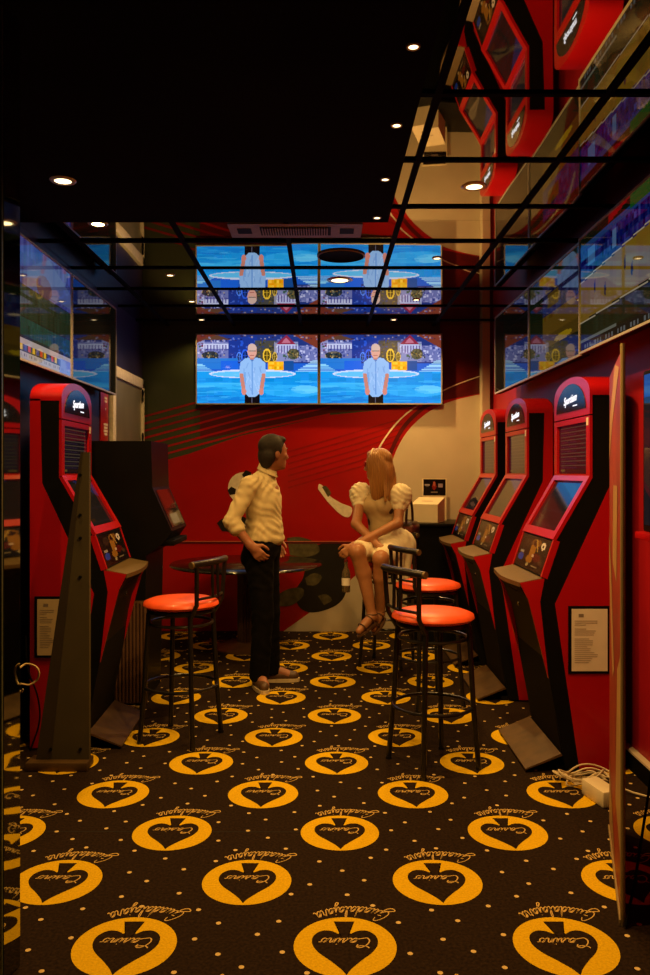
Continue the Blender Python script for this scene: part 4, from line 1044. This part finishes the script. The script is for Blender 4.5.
# trousers
tro = [('c', Q(.0, -.06, .965), .118, Q(.0, .06, .965), .118), ('c', Q(.0, -.05, 1.0), .115, Q(0, .05, 1.0), .115), ('c', hipR, .102, knR, .074), ('c', knR, .074, tuple(Vector(anR) + Vector((0, 0, -.015))), .068), ('c', hipL, .102, knL, .074), ('c', knL, .074, tuple(Vector(anL) + Vector((0, 0, -.015))), .068),
       ('e', Q(-.05, 0, .90), (.10, .15, .11), (tuple(mf), tuple(ml), (0, 0, 1)), .03)]
attach(surface('trousers', tro, 'trouser', .008, None, .022, cuts=[((0, 0, .06), (0, 0, -1)), ((0, 0, 1.03), (0, 0, 1))], wr=[(.003, .13, (.3, .2, 1)), (.002, .08, (-.4, .3, 1))]), man)
for a, toe in ((anR, Q(.055, -.20, .04)), (anL, Q(.20, .14, .04))):
    a = Vector(a); tv_ = Vector(toe); d = (tv_ - a); d.z = 0; d.normalize(); hl = a - d * .055; hl.z = .048
    s = attach(surface('shoe', [('c', tuple(hl), .040, (a.x, a.y, .055), .044), ('c', (a.x, a.y, .05), .044, tuple(tv_), .034), ('c', (a.x, a.y, .095), .042, (a.x, a.y, .06), .044)], 'shoe', .007, None, .02, cuts=[((0, 0, .018), (0, 0, -1))]), man)
    m = MB(); sd = Vector((-d.y, d.x, 0)); L0 = hl - d * .045; L1 = tv_ + d * .042; pts = []
    for k in range(24):
        an = 2 * PI * k / 24; mid = (L0 + L1) / 2; p = mid + d * ((L1 - L0).length / 2) * math.cos(an) + sd * .047 * math.copysign(abs(math.sin(an)) ** .7, math.sin(an)); pts.append((p.x - MO.x, p.y - MO.y))
    m.prism(pts, 0.001, .024, 'xy').build('sole', 'sole', s)
# hair
ff, fl, fu = (Vector(v) for v in HR)
hp = lambda a, b, d, r, k=.01: ('e', HP(a, b, d), r, HR, k)
attach(surface('hair', [hp(-.022, 0, .048, (.096, .083, .088)), hp(-.055, 0, -.02, (.058, .080, .082)), hp(.04, .0, .095, (.045, .06, .030)), hp(-.005, .072, .02, (.03, .012, .035)), hp(-.005, -.072, .02, (.03, .012, .035)), hp(-.055, 0, -.075, (.038, .054, .04))], 'hair_d', .006, None, .012,
       cuts=[(HP(.062, 0, .05), tuple(ff * 1.0 - fu * .75))]), man)
tmp = bpy.data.objects.new('x', None)
for fn_ in (1,):
    before = set(bpy.data.objects); face_parts(HP, HR, None)
    for o in set(bpy.data.objects) - before: attach(o, man)
bpy.data.objects.remove(tmp)

# ---- seated woman
WO = Vector((.50, 6.33, 0))
wom = thing('person', 'blonde woman in pale puff-sleeved dress sitting on a bar stool, legs crossed', 'person', tuple(WO))
wf = Vector((-.38, -.925, 0)).normalized(); wl = Vector((-wf.y, wf.x, 0))
wl = wl if wl.x > 0 else -wl                              # her left, towards +x
PEL = Vector((.50, 6.33, .92)); CH = Vector((.445, 6.325, 1.24)); NK = Vector((.435, 6.325, 1.405))
sR = CH + wl * -.150 + Vector((0, 0, .11)); sL = CH + wl * .17 + Vector((0, 0, .11))
eR = pt(356, 524, 6.16); hR_ = pt(381, 548, 6.00); eL = pt(398, 523, 6.13); hL_ = pt(353, 546, 5.985)
kR = pt(357, 552, 5.92); aR = pt(372, 616, 5.93); tR = pt(359, 631, 5.85); hpR = PEL + wl * -.09 + wf * .02; hpL = PEL + wl * .09 + wf * .02
kL = Vector((.42, 5.93, .865)); aL = Vector((.43, 6.07, .44)); tL = Vector((.37, 5.965, .345))
hdw, WP, WR = head((.425, 6.31, 1.555), (-.90, .34, -.06), (0.0, 0.0, 1.0), .95, True)
t_ = lambda v: tuple(v)
bw_ = list(hdw) + [('c', t_(NK + Vector((0, 0, -.03))), .05, (.432, 6.325, 1.49), .043), ('c', t_(CH + wl * -.1 + Vector((0, 0, .1))), .055, t_(CH + wl * .1 + Vector((0, 0, .1))), .055), ('c', t_(CH), .105, (.475, 6.33, 1.07), .095), ('c', (.475, 6.33, 1.07), .095, t_(PEL), .13),
    ('c', t_(PEL - wl * .06), .125, t_(PEL + wl * .06), .125), ('c', t_(CH + wl * -.06 + wf * .06), .06, t_(CH + wl * .06 + wf * .06), .06),
    ('c', t_(sR), .046, t_(eR), .037), ('c', t_(eR), .037, t_(hR_), .025), ('c', t_(sL), .046, t_(eL), .037), ('c', t_(eL), .037, t_(hL_), .025),
    ('c', t_(hpR), .09, t_(kR), .058), ('c', t_(kR), .055, t_(kR.lerp(aR, .33) + Vector((.012, .02, 0))), .056), ('c', t_(kR.lerp(aR, .33) + Vector((.012, .02, 0))), .056, t_(aR), .032), ('c', t_(aR), .034, t_(aR.lerp(tR, .5)), .030), ('c', t_(aR.lerp(tR, .5)), .030, t_(tR), .024), ('c', t_(aR + Vector((.03, .02, -.02))), .028, t_(aR), .03),
    ('c', t_(hpL), .09, t_(kL), .058), ('c', t_(kL), .055, t_(kL.lerp(aL, .33)), .054), ('c', t_(kL.lerp(aL, .33)), .054, t_(aL), .032), ('c', t_(aL), .034, t_(tL), .024)]
bw_ += hand(hR_, (.75, -.25, -.62), (-.3, .6, -.7), (-.3, -.9, 0), .35, .93)
bw_ += hand(hL_, (-.72, -.1, -.62), (.2, .7, -.4), (0, .2, 1), .75, .93)
attach(surface('body', bw_, 'skin_w', .0065, None, .02), wom)
bod = [('c', t_(CH + wl * -.07 + Vector((0, 0, .055))), .088, t_(CH + wl * .07 + Vector((0, 0, .055))), .088), ('c', t_(CH), .122, (.475, 6.33, 1.07), .112), ('c', (.475, 6.33, 1.07), .112, t_(PEL + Vector((0, 0, .06))), .135), ('c', t_(CH + wl * -.065 + wf * .065), .068, t_(CH + wl * .065 + wf * .065), .068)]
attach(surface('bodice', bod, 'dress_p', .008, None, .03, cuts=[((0, 0, .93), (0, 0, -1)), ((0, 0, 1.365), (-.2, -.3, 1))], wr=[(.0025, .06, (.4, .2, 1))]), wom)
for s, e in ((sR, eR), (sL, eL)):
    s = Vector(s); e = Vector(e); d = (e - s).normalized(); P = [('e', t_(s + d * .055 + Vector((0, 0, .012))), (.092, .088, .098), None, .02)]
    f_, l_, u_ = frame(d, (0, 1, .2)); 
    for k in range(7):
        a = 2 * PI * k / 7; P.append(('c', t_(s + (l_ * math.cos(a) + u_ * math.sin(a)) * .055 - d * .01), .022, t_(s + d * .11 + (l_ * math.cos(a) + u_ * math.sin(a)) * .052), .024, .012))
    P.append(('c', t_(s + d * .12), .056, t_(s + d * .135), .054, .01))
    attach(surface('puff_sleeve', P, 'dress_w', .006, None, .012, wr=[(.0035, .032, (1, .3, .1)), (.002, .04, (.4, .5, 1))]), wom)
# skirt wrapped over the hips and thighs, white hem at the knee
sk = [('c', t_(PEL - wl * .07), .142, t_(PEL + wl * .085), .145), ('c', t_(hpR), .112, t_(hpR.lerp(kR, .88)), .078), ('c', t_(hpL), .112, t_(hpL.lerp(kL, .80)), .080), ('c', t_(hpR.lerp(kR, .4)), .09, t_(hpL.lerp(kL, .4)), .09), ('c', t_(PEL + Vector((0, 0, .06))), .128, t_(PEL), .14),
      ('c', t_(hpL + wl * .06 + wf * .02), .07, t_(hpL + wl * .075 + wf * .06 + Vector((0, 0, -.22))), .045), ('c', t_(hpL + wl * .03 + wf * .12), .06, t_(hpL + wl * .06 + wf * .16 + Vector((0, 0, -.25))), .04)]
attach(surface('skirt', sk, 'dress_w', .008, None, .03, cuts=[(t_(hpR.lerp(kR, .93)), t_((kR - hpR).normalized()))], wr=[(.0035, .07, (1, .2, .3)), (.002, .05, (.5, 1, .3))]), wom)
# hair
wff, wfl, wfu = (Vector(v) for v in WR)
wh = lambda a, b, d, r, k=.012: ('e', WP(a, b, d), r, WR, k)
hr = [wh(-.018, 0, .040, (.106, .098, .094)), wh(-.055, 0, -.05, (.078, .100, .11)), wh(.0, .086, -.01, (.075, .028, .10)), wh(.0, -.086, -.01, (.06, .028, .10)), wh(.03, 0, .087, (.055, .074, .034)),
      wh(-.066, .045, -.12, (.068, .070, .15)), wh(-.066, -.045, -.12, (.068, .070, .15)), wh(-.045, .088, -.10, (.066, .040, .16)), wh(-.02, .088, -.17, (.05, .03, .10)), wh(-.03, -.085, -.12, (.055, .032, .15)), wh(.012, .088, -.10, (.048, .026, .15)), wh(.032, .070, -.155, (.045, .035, .10)), wh(.02, .05, -.20, (.05, .04, .07)), wh(.0, .09, -.20, (.05, .03, .10)), wh(-.06, .0, -.21, (.06, .10, .07))]
for k in range(11):
    b_ = -.11 + .022 * k; hr.append(('c', WP(-.112 + 2.2 * b_ * b_, b_ * .85, -.04), .010, WP(-.115 + 1.8 * b_ * b_, b_ * 1.35, -.275 + .022 * math.sin(k * 2.3)), .012, .012))
attach(surface('hair', hr, 'hair_b', .006, None, .012, cuts=[(WP(.068, 0, .05), tuple(wff * 1.0 - wfu * .10))]), wom)
before = set(bpy.data.objects); face_parts(WP, WR, None, .95, 'hair_b')
gl = MB()
for s in (-1, 1):
    gl.tube([WP(.098, s * .034 + .022 * math.cos(2 * PI * k / 16), .012 + .018 * math.sin(2 * PI * k / 16)) for k in range(16)], .002, 6, True)
    gl.tube([WP(.098, s * .056, .014), WP(.0, s * .083, .012)], .002, 6)
gl.tube([WP(.099, -.012, .014), WP(.099, .012, .014)], .002, 6); gl.build('glasses', 'kblack')
MB().tube([WP(.025 , math.cos(PI * k / 16) * .098, .045 + math.sin(PI * k / 16) * .092) for k in range(17)], .0045, 8).build('pale_hair_arc', 'dress_w')  # thin pale arc over the crown of the hair
for a, tt, heel in ((aR, tR, aR + Vector((.035, .02, -.10))), (aL, tL, aL + Vector((.03, .03, -.085)))):
    a = Vector(a); tt = Vector(tt); d = (tt - a).normalized(); dn = Vector((0, 0, -1)); pr = (dn - d * dn.dot(d)).normalized(); sd = d.cross(pr)
    m = MB(); L0 = a + Vector((.03, .02, -.035)) ; L1 = tt + d * .035 + pr * .022; mid = (L0 + L1) / 2; half_ = (L1 - L0) / 2; nrm = half_.normalized().cross(sd)
    top = [mid + half_ * math.cos(2 * PI * k / 20) + sd * .034 * math.sin(2 * PI * k / 20) + nrm * .004 for k in range(20)]; bot = [p + (nrm * .014 if nrm.z < 0 else nrm * -.014) for p in top]
    m.add([t_(p) for p in top + bot], [tuple(range(20)), tuple(reversed(range(20, 40)))] + [(k, k + 20, (k + 1) % 20 + 20, (k + 1) % 20) for k in range(20)])
    m.tube([L0 + pr * .006, Vector(heel) + Vector((.004, 0, .02))], [.016, .006], 8)
    for q, rr in ((.22, .040), (.75, .036)):
        c0 = a.lerp(tt, q); m.tube([c0 + sd * rr * math.cos(2 * PI * k / 16) - pr * rr * .95 * math.sin(2 * PI * k / 16) for k in range(16)], .0045, 6, True)
    m.tube([a + Vector((0, 0, .015)) + Vector((math.cos(2 * PI * k / 16), math.sin(2 * PI * k / 16), 0)) * .039 for k in range(16)], .0045, 6, True)
    m.build('sandal', 'shoe')
for o in sorted(set(bpy.data.objects) - before, key=lambda o: o.name): attach(o, wom)

# bottle in her hand, handbag on the stool's back rail
bp_ = pt(346, 592, 5.955)
bt = thing('bottle', 'small glass bottle with pale label hanging from the woman\'s hand', 'bottle', tuple(bp_))
MB().lathe([(.0005, 0), (.028, 0), (.031, .006), (.031, .13), (.026, .155), (.013, .185), (.0125, .225), (.0005, .226)], 24).build('glass', 'glass_b', bt, angle=40)
MB().lathe([(.0316, .05), (.0316, .105), (.0312, .105), (.0312, .05)], 24).build('label', 'paper', bt)
MB().lathe([(.0005, .222), (.0145, .222), (.0145, .24), (.0005, .241)], 16).build('cap', 'bag_red', bt)
hb = thing('handbag', 'dark brown handbag hanging behind the seated woman at the stool back', 'handbag', (.70, 6.56, .88), math.radians(-20))
MB().rbox(-.055, .055, -.12, .12, 0, .22, .025).build('pouch', 'bag', hb)
MB().rbox(-.06, .06, -.122, .122, .13, .20, .018).build('flap', 'bag_red', hb)
MB().tube([(0, .11 * math.cos(PI * k / 16), .20 + .20 * math.sin(PI * k / 16)) for k in range(17)], .011, 8).build('strap', 'bag', hb)
# ================================================================== LIGHTS
K = 2.0
downlight('downlight', 'round lit downlight in the black ceiling panel, the only one at upper left', -1.22, 3.80, .055, z=HC - .012, group='round downlights', power=24 * K)
downlight('downlight', 'glaring bright downlight just behind the edge of the black ceiling panel', -1.25, 4.50, .05, True, group='round downlights', power=26 * K)
downlight('downlight', 'round downlight in the mirror ceiling above the right-hand kiosks', .73, 3.91, .055, group='round downlights', power=30 * K)
downlight('downlight', 'large oval-looking downlight in the mirror ceiling in front of the wall televisions', .12, 5.82, .085, group='round downlights', power=7 * K)
for i, (y, lab, pw) in enumerate(((2.60, 'small downlight in the right edge strip of the black panel, nearest the entrance', 54), (3.19, 'small downlight in the black panel edge strip, second from the entrance', 30),
                              (3.78, 'small downlight in the black panel edge strip, third from the entrance', 17), (4.35, 'small downlight at the far corner of the black panel edge strip', 9))):
    downlight('downlight', lab, .29, y, .022, z=HC - .012, power=pw * K)
for x, y, lab, pw in ((-1.07, 5.67, 'small downlight in the left of the mirror ceiling, nearest of its row', 9), (-1.06, 6.54, 'small downlight in the left of the mirror ceiling, middle of its row', 13), (-1.10, 7.33, 'small downlight in the left of the mirror ceiling, close to the back wall', 5),
                      (.735, 5.22, 'small downlight in the right of the mirror ceiling, above the middle kiosk', 12), (.745, 6.48, 'small downlight in the right of the mirror ceiling, above the seated woman', 36), (.64, 7.33, 'small downlight above the right wall television, close to the back wall', 34)):
    downlight('downlight', lab, x, y, .03, power=pw * K)
w = bpy.data.worlds.new('World'); SC.world = w; w.use_nodes = True
w.node_tree.nodes['Background'].inputs[0].default_value = (1.0, .6, .3, 1); w.node_tree.nodes['Background'].inputs[1].default_value = .004

# ------------------------------------------------------------------ camera
cam = bpy.data.cameras.new('Camera'); co = bpy.data.objects.new('Camera', cam); COL.objects.link(co)
co.location = (0, 0, CAMH); co.rotation_euler = (PI / 2, 0, 0)
cam.sensor_fit = 'VERTICAL'; cam.sensor_height = 36.0; cam.sensor_width = 24.0
cam.lens = FPX / 975 * 36.0
cam.shift_x = (325 - VX) / 975; cam.shift_y = -(487.5 - VY) / 975
cam.clip_start = .05; cam.clip_end = 60
SC.camera = co
vs = SC.view_settings
vs.view_transform = 'Standard'; vs.look = 'None'; vs.gamma = 1.0; vs.use_curve_mapping = False; vs.exposure = 0.0
cy = SC.cycles
cy.caustics_reflective = False; cy.caustics_refractive = False
cy.sample_clamp_indirect = 3.0; cy.max_bounces = 8; cy.glossy_bounces = 5
cy.use_denoising = True
